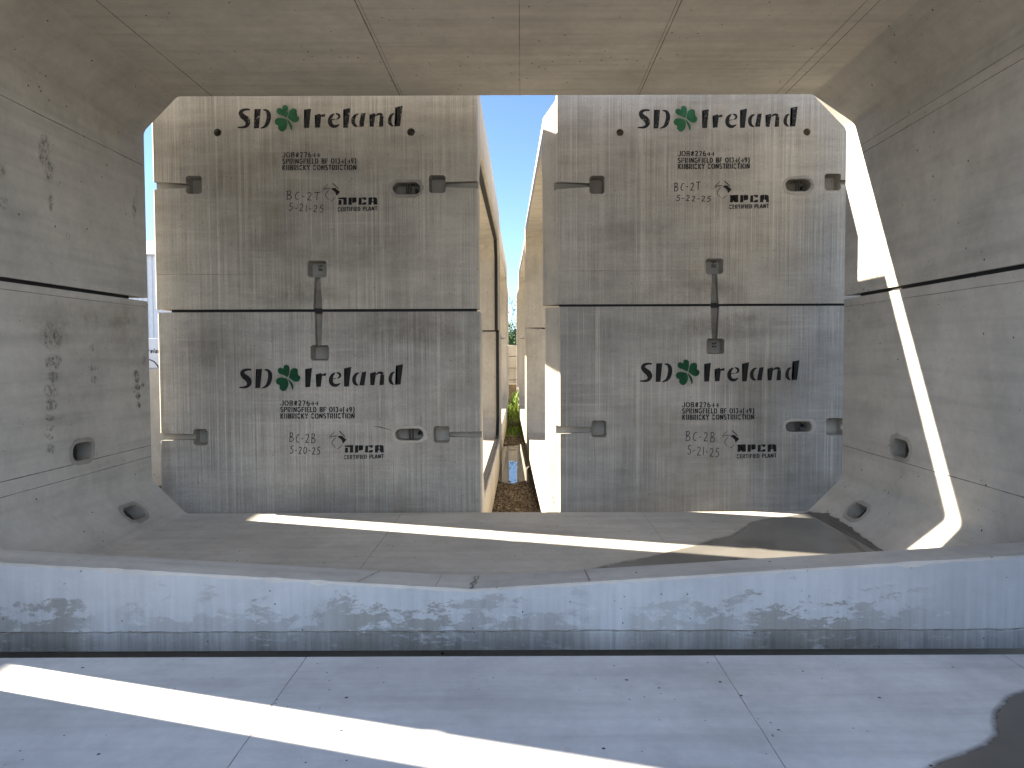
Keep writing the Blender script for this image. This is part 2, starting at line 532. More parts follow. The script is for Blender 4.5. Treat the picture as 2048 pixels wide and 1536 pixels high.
def half_profile(u0, u1, t, joint, level, outer, hn=0.32):
    """U shape of one culvert half across its span; level = inner floor/ceiling, outer = outer face"""
    s = 1 if level > joint else -1
    i0, i1 = u0 + t, u1 - t
    A, B, C, D = (i1, level - s * hn), (i1 - hn, level), (i0 + hn, level), (i0, level - s * hn)
    pts = [(u0, joint), (u0, outer), (u1, outer), (u1, joint), (i1, joint)]
    pts += corner((i1, joint), A, B, 0.045) + corner(A, B, C, 0.03) + corner(B, C, D, 0.03) + corner(C, D, (i0, joint), 0.045)
    pts += [(i0, joint)]
    return pts


def cut(obj_bm, cutters_bm):
    a_me, c_me = bpy.data.meshes.new('a'), bpy.data.meshes.new('c')
    for bm_, me in ((obj_bm, a_me), (cutters_bm, c_me)):
        bmesh.ops.recalc_face_normals(bm_, faces=bm_.faces)
        bm_.to_mesh(me)
        bm_.free()
    a, c = bpy.data.objects.new('a', a_me), bpy.data.objects.new('c', c_me)
    COL.objects.link(a)
    COL.objects.link(c)
    md = a.modifiers.new('b', 'BOOLEAN')
    md.object, md.operation, md.solver, md.use_self = c, 'DIFFERENCE', 'EXACT', True
    dg = bpy.context.evaluated_depsgraph_get()
    res = bpy.data.meshes.new_from_object(a.evaluated_get(dg))
    bm = bmesh.new()
    bm.from_mesh(res)
    for o in (a, c):
        bpy.data.objects.remove(o)
    for m in (a_me, c_me, res):
        bpy.data.meshes.remove(m)
    for f in bm.faces:
        f.material_index = 0
    return bm


def stadium(L, Wd, n=8):
    r = Wd / 2
    return [((L / 2 - r) + r * cos(t), r * sin(t)) for t in (-pi / 2 + pi * k / n for k in range(n + 1))] + \
           [(-(L / 2 - r) + r * cos(t), r * sin(t)) for t in (pi / 2 + pi * k / n for k in range(n + 1))]


def prism_frame(bm, poly, o, ax, ay, nrm, d0, d1, taper=1.0):
    """prism of a 2D polygon in the frame (o; ax, ay), from -d0 in front (along +nrm) to d1 behind"""
    o, ax, ay, nrm = Vector(o), Vector(ax), Vector(ay), Vector(nrm)
    cx = sum(p[0] for p in poly) / len(poly)
    cy = sum(p[1] for p in poly) / len(poly)
    tp = [(cx + (p[0] - cx) * taper, cy + (p[1] - cy) * taper) for p in poly]
    loft(bm, [[o + ax * p[0] + ay * p[1] + nrm * d0 for p in poly], [o + ax * p[0] + ay * p[1] - nrm * d1 for p in tp]])


# ------------------------------------------------------------------ ground
G = -0.585
bm = bmesh.new()
box(bm, -400, 400, -120, 900, G - 1.0, G)
finish('ground', bm, M['gravel'], loc=(0, 0, G), smooth=0)['kind'] = 'structure'

# ------------------------------------------------------------------ the culvert we look through
X0, X1 = -3.50, 3.01                 # inner wall faces
T = 0.30
YN, YF = 4.00, 7.045                  # near and far end of the framed culvert
JT, CEIL = 2.00, 3.885
U0, U1 = X0 - T, X1 + T
TOPP = half_profile(U0, U1, T, JT + 0.030, CEIL, CEIL + 0.32)
BOTP = half_profile(U0, U1, T, JT - 0.002, 0.0, -0.42)


def tube_half(poly, y0, y1):
    bm = bmesh.new()
    ins = inset(poly, 0.010)
    loft(bm, [[(p[0], y, p[1]) for p in q] for q, y in ((ins, y0), (poly, y0 + 0.010), (poly, y1 - 0.010), (ins, y1))])
    return bm


# lifting pockets of the bottom half: on both walls and on both lower haunches
HP = []   # (origin, long axis, short axis, normal into the room)
s2 = sqrt(0.5)
HP.append(((X0, 5.94, 0.735), (0, 1, 0), (0, 0, 1), (1, 0, 0)))
HP.append(((X1, 5.95, 0.735), (0, 1, 0), (0, 0, 1), (-1, 0, 0)))
HP.append(((X0 + 0.17, 6.38, 0.150), (0, 1, 0), (-s2, 0, s2), (s2, 0, s2)))
HP.append(((X1 - 0.17, 6.33, 0.150), (0, 1, 0), (s2, 0, s2), (-s2, 0, s2)))
cb = bmesh.new()
for o, ax, ay, nr in HP:
    prism_frame(cb, stadium(0.28, 0.145), o, ax, ay, nr, 0.06, 0.16, 0.93)
box(cb, U0 - 0.1, U1 + 0.1, YN - 0.1, YN + 0.36, -0.9, -0.105)
bbm = cut(tube_half(BOTP, YN, YF), cb)


def set_inner(bm, lo, hi):
    """0 formed, 1 floor slab, 2 slab end face, 3 pocket"""
    for f in bm.faces:
        c = f.calc_center_median()
        n = f.normal
        if n.y < -0.6 and c.y < YN + 0.1:
            f.material_index = 2
        elif n.z > 0.9 and abs(c.z) < 0.02:
            f.material_index = 1
        else:
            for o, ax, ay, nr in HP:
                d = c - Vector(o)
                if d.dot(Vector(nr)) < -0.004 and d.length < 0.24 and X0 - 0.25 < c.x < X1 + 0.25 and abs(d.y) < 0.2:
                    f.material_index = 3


bbm.normal_update()
set_inner(bbm, 0, 0)


def strip_y(bm, x, z, nx, nz, wd, y0, y1, mi, rise=0.003, seg=10, jit=0.0015):
    """raised form seam running along the culvert at (x, z) on a surface with normal (nx, nz)"""
    tx, tz = -nz, nx
    prev = None
    for k in range(seg + 1):
        y = y0 + (y1 - y0) * k / seg
        j = random.uniform(-jit, jit)
        w2 = wd / 2 * random.uniform(0.3, 0.65)
        row = [bm.verts.new((x + tx * (a + j) + nx * h, y, z + tz * (a + j) + nz * h)) for a, h in ((-w2, 0.0003), (0, rise), (w2, 0.0003))]
        if prev:
            for q in range(2):
                f = bm.faces.new((prev[q], prev[q + 1], row[q + 1], row[q]))
                f.material_index = mi
        prev = row


# floor and wall seams of the bottom half
for px_, wd in ((805, 0.012), (1283, 0.009)):
    strip_y(bbm, oy(px_, 1026, YF).x, 0.0, 0, 1, wd, YN + 0.02, YF - 0.02, 5, rise=0.0012)
strip_y(bbm, X0, oy(302, 890, YF).z, 1, 0, 0.014, YN + 0.02, YF - 0.02, 4)
strip_y(bbm, X0, oy(302, 912, YF).z, 1, 0, 0.010, YN + 0.02, YF - 0.02, 4)
strip_y(bbm, X1, oy(1683, 890, YF).z, -1, 0, 0.012, YN + 0.02, YF - 0.02, 4)
strip_y(bbm, X0, JT - 0.055, 1, 0, 0.008, YN + 0.02, YF - 0.02, 4)
strip_y(bbm, X1, JT - 0.075, -1, 0, 0.008, YN + 0.02, YF - 0.02, 4)
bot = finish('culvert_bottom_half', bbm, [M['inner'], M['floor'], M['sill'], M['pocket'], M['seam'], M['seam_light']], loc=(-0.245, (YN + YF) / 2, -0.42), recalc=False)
tag(bot, 'trough-shaped concrete bottom half framing the view, with a V-notched sill across its floor', 'culvert section', 'concrete culvert halves on the yard')

tbm = tube_half(TOPP, YN, YF)
tbm.normal_update()
for px_, wd in ((425, 0.016), (800, 0.020), (806, 0.006), (1040, 0.006), (1278, 0.014), (1272, 0.005), (1550, 0.008), (1569, 0.013)):
    strip_y(tbm, oy(px_, 190, YF).x, CEIL, 0, -1, wd, YN + 0.02, YF - 0.015, 1)
for xx, px_, py_, wd in ((X0, 295, 333, 0.012), (X1, 1690, 309, 0.010), (X1, 1690, 326, 0.010)):
    strip_y(tbm, xx, oy(px_, py_, YF).z, 1 if xx < 0 else -1, 0, wd, YN + 0.02, YF - 0.02, 1)
for f in tbm.faces:
    if f.normal.z < -0.95 and f.material_index == 0 and f.calc_center_median().z > 3:
        f.material_index = 2
top = finish('culvert_top_half', tbm, [M['inner'], M['seam'], M['ceil']], loc=(-0.245, (YN + YF) / 2, JT), recalc=False)
tag(top, 'arch-shaped concrete top half overhead, its flat ceiling and haunches framing the view', 'culvert section', 'concrete culvert halves on the yard')


def joint_seal(parent, y0, y1):
    for xa in (X0 - 0.075, X1 + 0.075):
        bm = bmesh.new()
        box(bm, xa - 0.05, xa + 0.05, y0, y1, JT - 0.01, JT + 0.038)
        finish('joint_seal', bm, M['black'], parent, smooth=0)


joint_seal(bot, YN + 0.05, YF - 0.30)


def pocket_parts(parent, o, ax, ay, nr, L, Wd, bar_axis):
    """mortar lip round a lifting pocket, steel pin and sleeve inside it"""
    o, ax, ay, nr = Vector(o), Vector(ax), Vector(ay), Vector(nr)
    bm = bmesh.new()
    inn, outp = stadium(L * 1.0, Wd * 1.0), stadium(L * 1.26, Wd * 1.5)
    mid = stadium(L * 1.10, Wd * 1.20)
    rows = []
    for poly, h, jt in ((inn, -0.004, 0.002), (inn, 0.005, 0.003), (mid, 0.009, 0.005), (outp, 0.0008, 0.011)):
        rows.append([bm.verts.new(o + ax * (p[0] + random.uniform(-jt, jt)) + ay * (p[1] + random.uniform(-jt, jt)) + nr * (h + (random.uniform(-0.003, 0.003) if 0.004 < h else 0))) for p in poly])
    n = len(inn)
    for A, B in zip(rows, rows[1:]):
        for k in range(n):
            bm.faces.new((A[k], A[(k + 1) % n], B[(k + 1) % n], B[k]))
    finish('pocket_rim', bm, M['mortar'], parent, smooth=45)
    bm = bmesh.new()
    ba = ay if bar_axis == 'short' else ax
    ext = (Wd if bar_axis == 'short' else L) * 0.47
    tube(bm, [o - nr * 0.055 - ba * ext, o - nr * 0.055 + ba * ext], 0.012, 10)
    finish('lifting_pin', bm, M['steel'], parent)
    if abs(ax.y) < 0.5:
        bm = bmesh.new()
        tube(bm, [o - nr * 0.06 + ax * 0.03 - ba * ext, o - nr * 0.06 + ax * 0.03 + ba * ext], 0.009, 10)
        finish('lifting_pin', bm, M['steel'], parent)
    bm = bmesh.new()
    tube(bm, [o - nr * 0.10 + ax * L * 0.30, o - nr * 0.16 + ax * L * 0.30], 0.018, 12)
    finish('grout_plug', bm, M['black'], parent)
    bm = bmesh.new()
    if abs(ax.y) < 0.5:
        bm.free()
        return
    sg = -1
    q = o + ax * (L * 0.45 * sg) - nr * 0.075
    tube(bm, [q, q - ax * 0.075 * sg], [0.058, 0.058], 20)
    finish('pocket_sleeve', bm, M['black'], parent)


for o, ax, ay, nr in HP:
    pocket_parts(bot, o, ax, ay, nr, 0.28, 0.145, 'short')

# V-notched sill across the near end of the floor
sb = bmesh.new()
xs = [-3.62, -3.5, -2.82, -1.9, -0.92, -0.60, -0.287, 0.0, 0.36, 1.2, 2.0, 2.70, 3.05, 3.13]
YS0, YS1 = YN - 0.004, YN + 0.255


def sill_top(x):
    return 0.228 + ((-0.287 - x) * 0.0612 if x < -0.287 else (x + 0.287) * 0.0588)


xx = []
for a, c in zip(xs, xs[1:]):
    k = max(1, int((c - a) / 0.06))
    xx += [a + (c - a) * i / k for i in range(k)]
xx.append(xs[-1])
secs = []
for x in xx:
    zt = sill_top(x)
    j = random.uniform(-0.004, 0.003) - (0.012 if random.random() < 0.07 else 0)
    j2 = random.uniform(-0.003, 0.003)
    secs.append([(x, YS0, 0.004 + j2), (x, YS0, zt - 0.012 + j), (x, YS0 + 0.012 - j, zt - 0.0005), (x, YS1 - 0.02, zt + 0.002), (x, YS1, zt - 0.018), (x, YS1 + 0.03, -0.01), (x, YS0 + 0.02, -0.01)])
loft(sb, secs)
sb.normal_update()
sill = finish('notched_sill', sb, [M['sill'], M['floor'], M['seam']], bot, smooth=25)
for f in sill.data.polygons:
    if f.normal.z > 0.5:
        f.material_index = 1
# cracks over the sill
cbm = bmesh.new()


def crack(bm, pts, wd, up=0.0025, sides=2):
    prev = None
    for i, p in enumerate(pts):
        p = Vector(p)
        d = Vector(pts[min(i + 1, len(pts) - 1)]) - Vector(pts[max(i - 1, 0)])
        nrm = Vector((0, -1, 0)) if abs(d.z) > abs(d.y) and abs(p.y - YS0) < 0.004 else Vector((0, 0, 1))
        s = d.cross(nrm).normalized() * wd * random.uniform(0.3, 1.3) / 2
        row = [bm.verts.new(p + nrm * up + s), bm.verts.new(p + nrm * up - s)]
        if prev:
            bm.faces.new((prev[0], prev[1], row[1], row[0]))
        prev = row


def crack_on_top(x, dx, wd, jit):
    pts = []
    for k in range(9):
        t = k / 8
        xj = x + dx * t + random.uniform(-jit, jit)
        pts.append((xj, YS0 + 0.012 + (0.225) * t, sill_top(xj) + 0.001))
    crack(cbm, pts, wd, 0.0035)


for args in ((-0.285, 0.012, 0.013, 0.010), (-0.275, 0.02, 0.006, 0.010), (-0.90, 0.085, 0.006, 0.002), (0.36, -0.01, 0.007, 0.002), (-0.475, 0.012, 0.003, 0.001)):
    cbm = bmesh.new()
    crack_on_top(*args)
    finish('sill_crack', cbm, M['seam'], bot, smooth=0)
# ragged cold joint along the foot of the sill
cbm = bmesh.new()
prev = None
x = -3.4
while x < 2.95:
    z = 0.003 + 0.006 * sin(x * 5) * random.random() + random.uniform(-0.004, 0.004) - (0.02 * exp(-((x + 0.82) / 0.10) ** 2))
    wd = random.uniform(0.001, 0.007) * (0.4 + 0.6 * random.random())
    row = [cbm.verts.new((x, YS0 - 0.0035, z - wd / 2)), cbm.verts.new((x, YS0 - 0.0035, z + wd / 2))]
    if prev:
        cbm.faces.new((prev[0], row[0], row[1], prev[1]))
    prev = row
    x += random.uniform(0.015, 0.045)
finish('cold_joint', cbm, M['seam'], bot, smooth=0)


# ------------------------------------------------------------------ copies of that culvert around us
def copy_tree(o, dy, dx, label, skip=()):
    c = o.copy()
    COL.objects.link(c)
    c.location = o.location + Vector((dx, dy, 0))
    c['label'] = label
    for ch in o.children:
        if ch.name.split('.')[0] in skip:
            continue
        d = ch.copy()
        COL.objects.link(d)
        d.parent = c
    return c


LEN = YF - YN
N0, N1 = 2.42, 3.672
nb = tube_half(BOTP, N0, N1)
bmesh.ops.recalc_face_normals(nb, faces=nb.faces)
nb.normal_update()
set_inner(nb, 0, 0)
for px_, wd in ((605, 0.012), (1437, 0.010), (2030, 0.010)):
    strip_y(nb, oz(px_, 1325, 0.0).x, 0.0, 0, 1, wd * 0.8, N0 + 0.02, N1 - 0.012, 5, rise=0.0012)
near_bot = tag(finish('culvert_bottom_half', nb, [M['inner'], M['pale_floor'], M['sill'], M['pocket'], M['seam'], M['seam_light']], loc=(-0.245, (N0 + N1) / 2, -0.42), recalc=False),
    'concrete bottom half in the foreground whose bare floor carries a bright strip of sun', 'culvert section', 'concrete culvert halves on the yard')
nb = tube_half(TOPP, N0, N1)
tag(finish('culvert_top_half', nb, [M['inner'], M['seam']], loc=(-0.245, (N0 + N1) / 2, JT)),
    'concrete arch over the foreground floor, just above the picture', 'culvert section', 'concrete culvert halves on the yard')
NLAB = ['nearest', 'second', 'third', 'fourth', 'fifth']
for k in range(5):
    dy = -1.2 - YN + k * (LEN + 0.004)
    dx = -9.62 - U1
    copy_tree(bot, dy, dx, 'concrete trough half across the left lane, %s in its row' % NLAB[k], skip=('wall_smudge', 'pocket_rim', 'lifting_pin', 'pocket_sleeve', 'sill_crack'))
    copy_tree(top, dy, dx, 'concrete arch half across the left lane, %s in its row' % NLAB[k])

# timber bearers under the culverts
for y in (YN + 0.35, YF - 0.35, N0 + 0.35, N1 - 0.35):
    bm = bmesh.new()
    box(bm, U0 + 0.1, U1 - 0.1, y - 0.08, y + 0.08, G, -0.421, bev=0.006)
    tag(finish('timber_bearer', bm, M['timber'], loc=(-0.245, y, G)), 'rough timber bearer lying under the concrete floor slabs', 'timber', 'timber bearers under the culverts')

# ------------------------------------------------------------------ lettering
STEN = {}


def arc(cx, cy, rx, ry, a0, a1, n=7):
    return [(cx + rx * cos(radians(a0 + (a1 - a0) * k / n)), cy + ry * sin(radians(a0 + (a1 - a0) * k / n))) for k in range(n + 1)]


def L_(ch, wd, *strokes):
    STEN[ch] = (wd, strokes)


L_('J', .48, [(.40, 1), (.40, .30)] + arc(.22, .28, .18, .22, 0, -95), arc(.22, .28, .20, .22, -125, -170, 3))
L_('O', .66, arc(.33, .5, .27, .44, 96, 262, 12), arc(.33, .5, .27, .44, 82, -82, 12))
L_('0', .62, arc(.31, .5, .25, .44, 98, 262, 12), arc(.31, .5, .25, .44, 82, -82, 12))
L_('B', .56, [(.10, 0), (.10, 1)], [(.22, .93), (.34, .93)] + arc(.34, .74, .14, .19, 75, -85) + [(.22, .53)], [(.22, .07), (.34, .07)] + arc(.36, .27, .15, .20, -75, 85) + [(.22, .46)])
L_('#', .60, [(.22, .05), (.30, .95)], [(.40, .05), (.48, .95)], [(.06, .34), (.16, .34)], [(.50, .66), (.58, .66)], [(.06, .66), (.18, .66)])
L_('2', .54, arc(.26, .72, .19, .22, 165, -30) + [(.10, .12)], [(.14, .07), (.48, .07)])
L_('7', .52, [(.05, .93), (.36, .93)], [(.46, .95), (.20, 0)])
L_('6', .56, arc(.42, .34, .34, .62, 108, 178), arc(.29, .28, .20, .24, 172, -172, 14))
L_('4', .56, [(.04, .36), (.22, .36)], [(.38, 0), (.38, .78)], [(.47, .36), (.54, .36)])
L_('S', .52, arc(.26, .73, .18, .21, 40, 250, 9) + [(.30, .50)], [(.28, .46)] + arc(.26, .28, .18, .22, 60, -150, 9))
L_('P', .54, [(.10, 0), (.10, 1)], [(.26, .93), (.34, .93)] + arc(.34, .70, .15, .23, 75, -85) + [(.26, .46)])
L_('R', .58, [(.10, 0), (.10, 1)], [(.26, .93), (.34, .93)] + arc(.34, .72, .15, .21, 75, -85), [(.30, .42), (.50, 0)])
L_('I', .22, [(.11, 0), (.11, 1)])
L_('N', .64, [(.10, 0), (.10, .9)], [(.20, .92), (.46, .08)], [(.56, .1), (.56, 1)])
L_('G', .62, arc(.32, .5, .25, .44, 50, 165, 8), arc(.32, .5, .25, .44, 190, 320, 8), [(.36, .46), (.56, .46), (.56, .25)])
L_('F', .48, [(.10, 0), (.10, 1)], [(.24, .93), (.46, .93)], [(.24, .52), (.42, .52)])
L_('E', .48, [(.10, 0), (.10, 1)], [(.24, .93), (.46, .93)], [(.24, .52), (.42, .52)], [(.24, .07), (.46, .07)])
L_('L', .46, [(.10, 0), (.10, 1)], [(.22, .07), (.46, .07)])
L_('D', .60, [(.10, 0), (.10, 1)], [(.25, .93)] + arc(.28, .5, .24, .43, 80, -80, 9) + [(.25, .07)])
L_('1', .28, [(.05, .80), (.14, .92)], [(.17, 0), (.17, 1)])
L_('3', .52, arc(.24, .73, .18, .20, 150, -75), arc(.24, .28, .20, .22, 75, -150))
L_('9', .54, arc(.27, .70, .19, .23, -20, 330, 10), [(.46, .60), (.36, .25), (.20, .04)])
L_('(', .36, arc(.38, .45, .28, .62, 112, 248))
L_(')', .36, arc(-.02, .45, .28, .62, 68, -68))
L_('K', .60, [(.10, 0), (.10, 1)], [(.50, 1), (.24, .52)], [(.26, .46), (.52, 0)])
L_('U', .60, [(.10, 1), (.10, .3)] + arc(.30, .28, .20, .22, 180, 250), arc(.30, .28, .20, .22, 290, 360) + [(.50, 1)])
L_('C', .60, arc(.33, .5, .25, .44, 45, 165, 8), arc(.33, .5, .25, .44, 195, 315, 8))
L_('Y', .58, [(.05, 1), (.26, .52)], [(.53, 1), (.33, .55)], [(.29, .42), (.29, 0)])
L_('T', .54, [(.03, .93), (.20, .93)], [(.34, .93), (.51, .93)], [(.27, 0), (.27, 1)])
L_('A', .62, [(.05, 0), (.27, .95)], [(.36, .95), (.57, 0)], [(.24, .28), (.38, .28)])
L_(' ', .34)
L_('-', .42, [(.08, .42), (.32, .42)])
HAND = {
    'B': (.62, ([(.12, .95), (.10, .0)], [(.02, .92), (.30, 1.0), (.42, .84), (.34, .62), (.12, .52)], [(.14, .50), (.42, .46), (.52, .25), (.38, .06), (.06, .02)])),
    'C': (.55, ([(.46, .82), (.34, .86), (.16, .62), (.12, .30), (.24, .06), (.44, .08)],)),
    '-': (.40, ([(.05, .42), (.30, .44)],)),
    '2': (.56, ([(.06, .80), (.22, .96), (.38, .84), (.34, .58), (.08, .06), (.24, .10), (.46, .02)],)),
    'T': (.58, ([(.02, .92), (.56, .96)], [(.30, .92), (.28, .02)])),
    '5': (.54, ([(.46, .98), (.18, .96), (.12, .58)], [(.12, .58), (.36, .56), (.42, .30), (.26, .04), (.02, .08)])),
    '1': (.24, ([(.12, .95), (.10, .02)],)),
    '0': (.58, (arc(.27, .48, .21, .46, 80, 430, 14),)),
    ' ': (.3, ()),
}
LAYER = [0]


def ribbon2(pts, wds):
    """centre line with widths -> list of left/right pairs (2D)"""
    out = []
    n = len(pts)
    for i, p in enumerate(pts):
        a, c = pts[max(i - 1, 0)], pts[min(i + 1, n - 1)]
        dx, dy = c[0] - a[0], c[1] - a[1]
        l = hypot(dx, dy) or 1
        wd = wds[i] if isinstance(wds, (list, tuple)) else wds
        out.append(((p[0] - dy / l * wd / 2, p[1] + dx / l * wd / 2), (p[0] + dy / l * wd / 2, p[1] - dx / l * wd / 2)))
    return out


def smooth_line(pts, wds, n=4):
    """Catmull-Rom through points, widths too"""
    P, W = [], []
    m = len(pts)
    for i in range(m - 1):
        p0, p1, p2, p3 = (pts[max(i - 1, 0)], pts[i], pts[i + 1], pts[min(i + 2, m - 1)])
        for k in range(n):
            t = k / n
            q = [0.5 * (2 * p1[c] + (p2[c] - p0[c]) * t + (2 * p0[c] - 5 * p1[c] + 4 * p2[c] - p3[c]) * t * t + (3 * p1[c] - p0[c] - 3 * p2[c] + p3[c]) * t ** 3) for c in (0, 1)]
            P.append(tuple(q))
            W.append(wds[i] + (wds[i + 1] - wds[i]) * t)
    P.append(pts[-1])
    W.append(wds[-1])
    return P, W


class Mark:
    """flat paint on the plane y = Y, drawn in photograph pixels and set out in metres on that plane"""
    def __init__(s, Y):
        s.bm, s.Y, s.k = bmesh.new(), Y, 0

    def pt(s, p, lift):
        v = oy(p[0], p[1], s.Y)
        return s.bm.verts.new((v.x, s.Y - lift, v.z))

    def lift(s):
        s.k += 1
        return 0.0022 + 0.00004 * s.k

    def ribbon(s, pts, wds):
        h = s.lift()
        rows = [(s.pt(a, h), s.pt(c, h)) for a, c in ribbon2(pts, wds)]
        for A, B in zip(rows, rows[1:]):
            s.bm.faces.new((A[0], A[1], B[1], B[0]))

    def poly(s, pts):
        h = s.lift()
        s.bm.faces.new([s.pt(p, h) for p in pts])

    def done(s, name, mat, parent):
        bmesh.ops.triangulate(s.bm, faces=[f for f in s.bm.faces if len(f.verts) > 4])
        for f in s.bm.faces:
            f.normal_update()
            if f.normal.y > 0:
                f.normal_flip()
        return finish(name, s.bm, mat, parent, smooth=0, recalc=False)

    def text(s, txt, xl, yl, xr, yr, cap, wd, font=STEN, jit=0.0, slant=0.0):
        total = sum(font[c][0] for c in txt) + 0.12 * (len(txt) - 1)
        sx = (xr - xl) / total
        cx = 0.0
        for c in txt:
            wch, strokes = font[c]
            jy = random.uniform(-jit, jit) * cap
            js = 1 + random.uniform(-jit, jit)
            for st in strokes:
                P = []
                for (u, v) in st:
                    X = xl + (cx + u + slant * v) * sx
                    base = yl + (yr - yl) * (X - xl) / (xr - xl)
                    P.append((X + random.uniform(-jit, jit) * 1.2, base - v * cap * js - jy))
                if len(P) > 2 and font is HAND:
                    P, W = smooth_line(P, [wd] * len(P), 3)
                s.ribbon(P, wd)
            cx += wch + 0.12


def company(Y, parent, xl, xr, yb, tilt, mat, gmat, sy=1.0):
    """the company name: S D (clover) I r e l a n d in slanted stencil roman"""
    k = (xr - xl) / 1933.0

    def q(p):
        return (xl + (p[0] - 45) * k, yb + (p[1] - 350) * k * sy + tilt * (p[0] - 45) * k)
    m = Mark(Y)

    def rib(data):
        P, W = smooth_line([d[:2] for d in data], [d[2] for d in data])
        m.ribbon([q(p) for p in P], [x * k for x in W])

    def pol(data):
        m.poly([q(p) for p in data])
    rib([(190, 143, 20), (150, 140, 24), (105, 152, 36), (84, 182, 50), (105, 218, 62), (150, 255, 68), (166, 295, 60), (150, 333, 38), (110, 350, 26), (48, 351, 13)])
    pol([(245, 135), (318, 132), (296, 358), (238, 360), (262, 160)])
    rib([(345, 143, 10), (385, 150, 30), (410, 185, 48), (412, 240, 52), (395, 300, 48), (365, 338, 30), (316, 360, 8)])
    pol([(825, 135), (906, 122), (885, 346), (826, 351), (848, 165), (836, 152)])
    pol([(950, 198), (1015, 180), (1019, 196), (1072, 180), (1070, 216), (1026, 214), (1010, 342), (956, 346), (975, 225), (958, 212)])
    rib([(1180, 178, 8), (1148, 205, 34), (1130, 245, 48), (1132, 290, 50), (1155, 320, 42), (1195, 326, 34), (1242, 302, 6)])
    rib([(1197, 176, 12), (1230, 190, 28), (1238, 218, 26), (1217, 238, 14), (1203, 243, 8)])
    rib([(1152, 252, 9), (1190, 244, 10)])
    pol([(1284, 127), (1369, 108), (1340, 341), (1284, 342), (1308, 150), (1292, 140)])
    rib([(1462, 178, 8), (1427, 195, 30), (1404, 235, 44), (1403, 280, 44), (1420, 310, 34), (1452, 327, 10)])
    pol([(1494, 174), (1546, 164), (1523, 326), (1464, 327), (1480, 300)])
    pol([(1590, 185), (1656, 167), (1662, 182), (1640, 325), (1594, 326), (1612, 208)])
    rib([(1662, 202, 10), (1690, 180, 24), (1722, 180, 34), (1738, 198, 36)])
    pol([(1712, 204), (1757, 200), (1753, 321), (1700, 326)])
    rib([(1880, 168, 10), (1847, 190, 32), (1830, 235, 40), (1830, 275, 42), (1845, 300, 32), (1870, 320, 8)])
    pol([(1894, 94), (1979, 77), (1950, 316), (1884, 321), (1912, 285), (1914, 116)])
    m.done('company_lettering', mat, parent)
    m = Mark(Y)

    def closed(data):
        P, W = smooth_line(data + data[:1], [0] * (len(data) + 1), 4)
        m.poly([q(p) for p in P[:-1]])
    closed([(616, 232), (570, 205), (522, 188), (503, 160), (512, 126), (545, 120), (570, 130), (574, 100), (600, 84), (632, 98), (641, 140), (636, 195)])
    closed([(634, 234), (645, 190), (658, 145), (690, 124), (728, 130), (740, 158), (728, 196), (760, 214), (768, 244), (750, 276), (712, 284), (668, 262)])
    closed([(612, 247), (560, 236), (508, 240), (482, 272), (494, 312), (522, 324), (524, 362), (556, 393), (594, 386), (620, 348), (629, 295)])
    P, W = smooth_line([(630, 258), (655, 295), (672, 330), (678, 376)], [10, 24, 28, 12])
    m.ribbon([q(p) for p in P], [x * k for x in W])
    m.done('clover_emblem', gmat, parent)
    # overspray round the clover
    ob = bmesh.new()
    lay = ob.verts.layers.float.new('soft')
    c0 = oy(*q((622, 240)), Y)
    cv = ob.verts.new((c0.x, Y - 0.0012, c0.z))
    cv[lay] = 0.9
    rr = abs(oy(*q((622 + 175, 240)), Y).x - c0.x)
    rows = [[ob.verts.new((c0.x + rr * f * cos(t), Y - 0.0012, c0.z + rr * f * 1.02 * sin(t))) for t in (2 * pi * i / 28 for i in range(28))] for f in (0.45, 1.0)]
    for v in rows[0]:
        v[lay] = 0.8
    for i in range(28):
        ob.faces.new((cv, rows[0][i], rows[0][(i + 1) % 28]))
        ob.faces.new((rows[0][i], rows[1][i], rows[1][(i + 1) % 28], rows[0][(i + 1) % 28]))
    finish('paint_overspray', ob, M['overspray'], parent, smooth=0)


def job_block(Y, parent, lines, mat):
    m = Mark(Y)
    for txt, xl, yl, xr, yr in lines:
        m.text(txt, xl, yl, xr, yr, 10.4, 1.95)
    m.done('job_lettering', mat, parent)


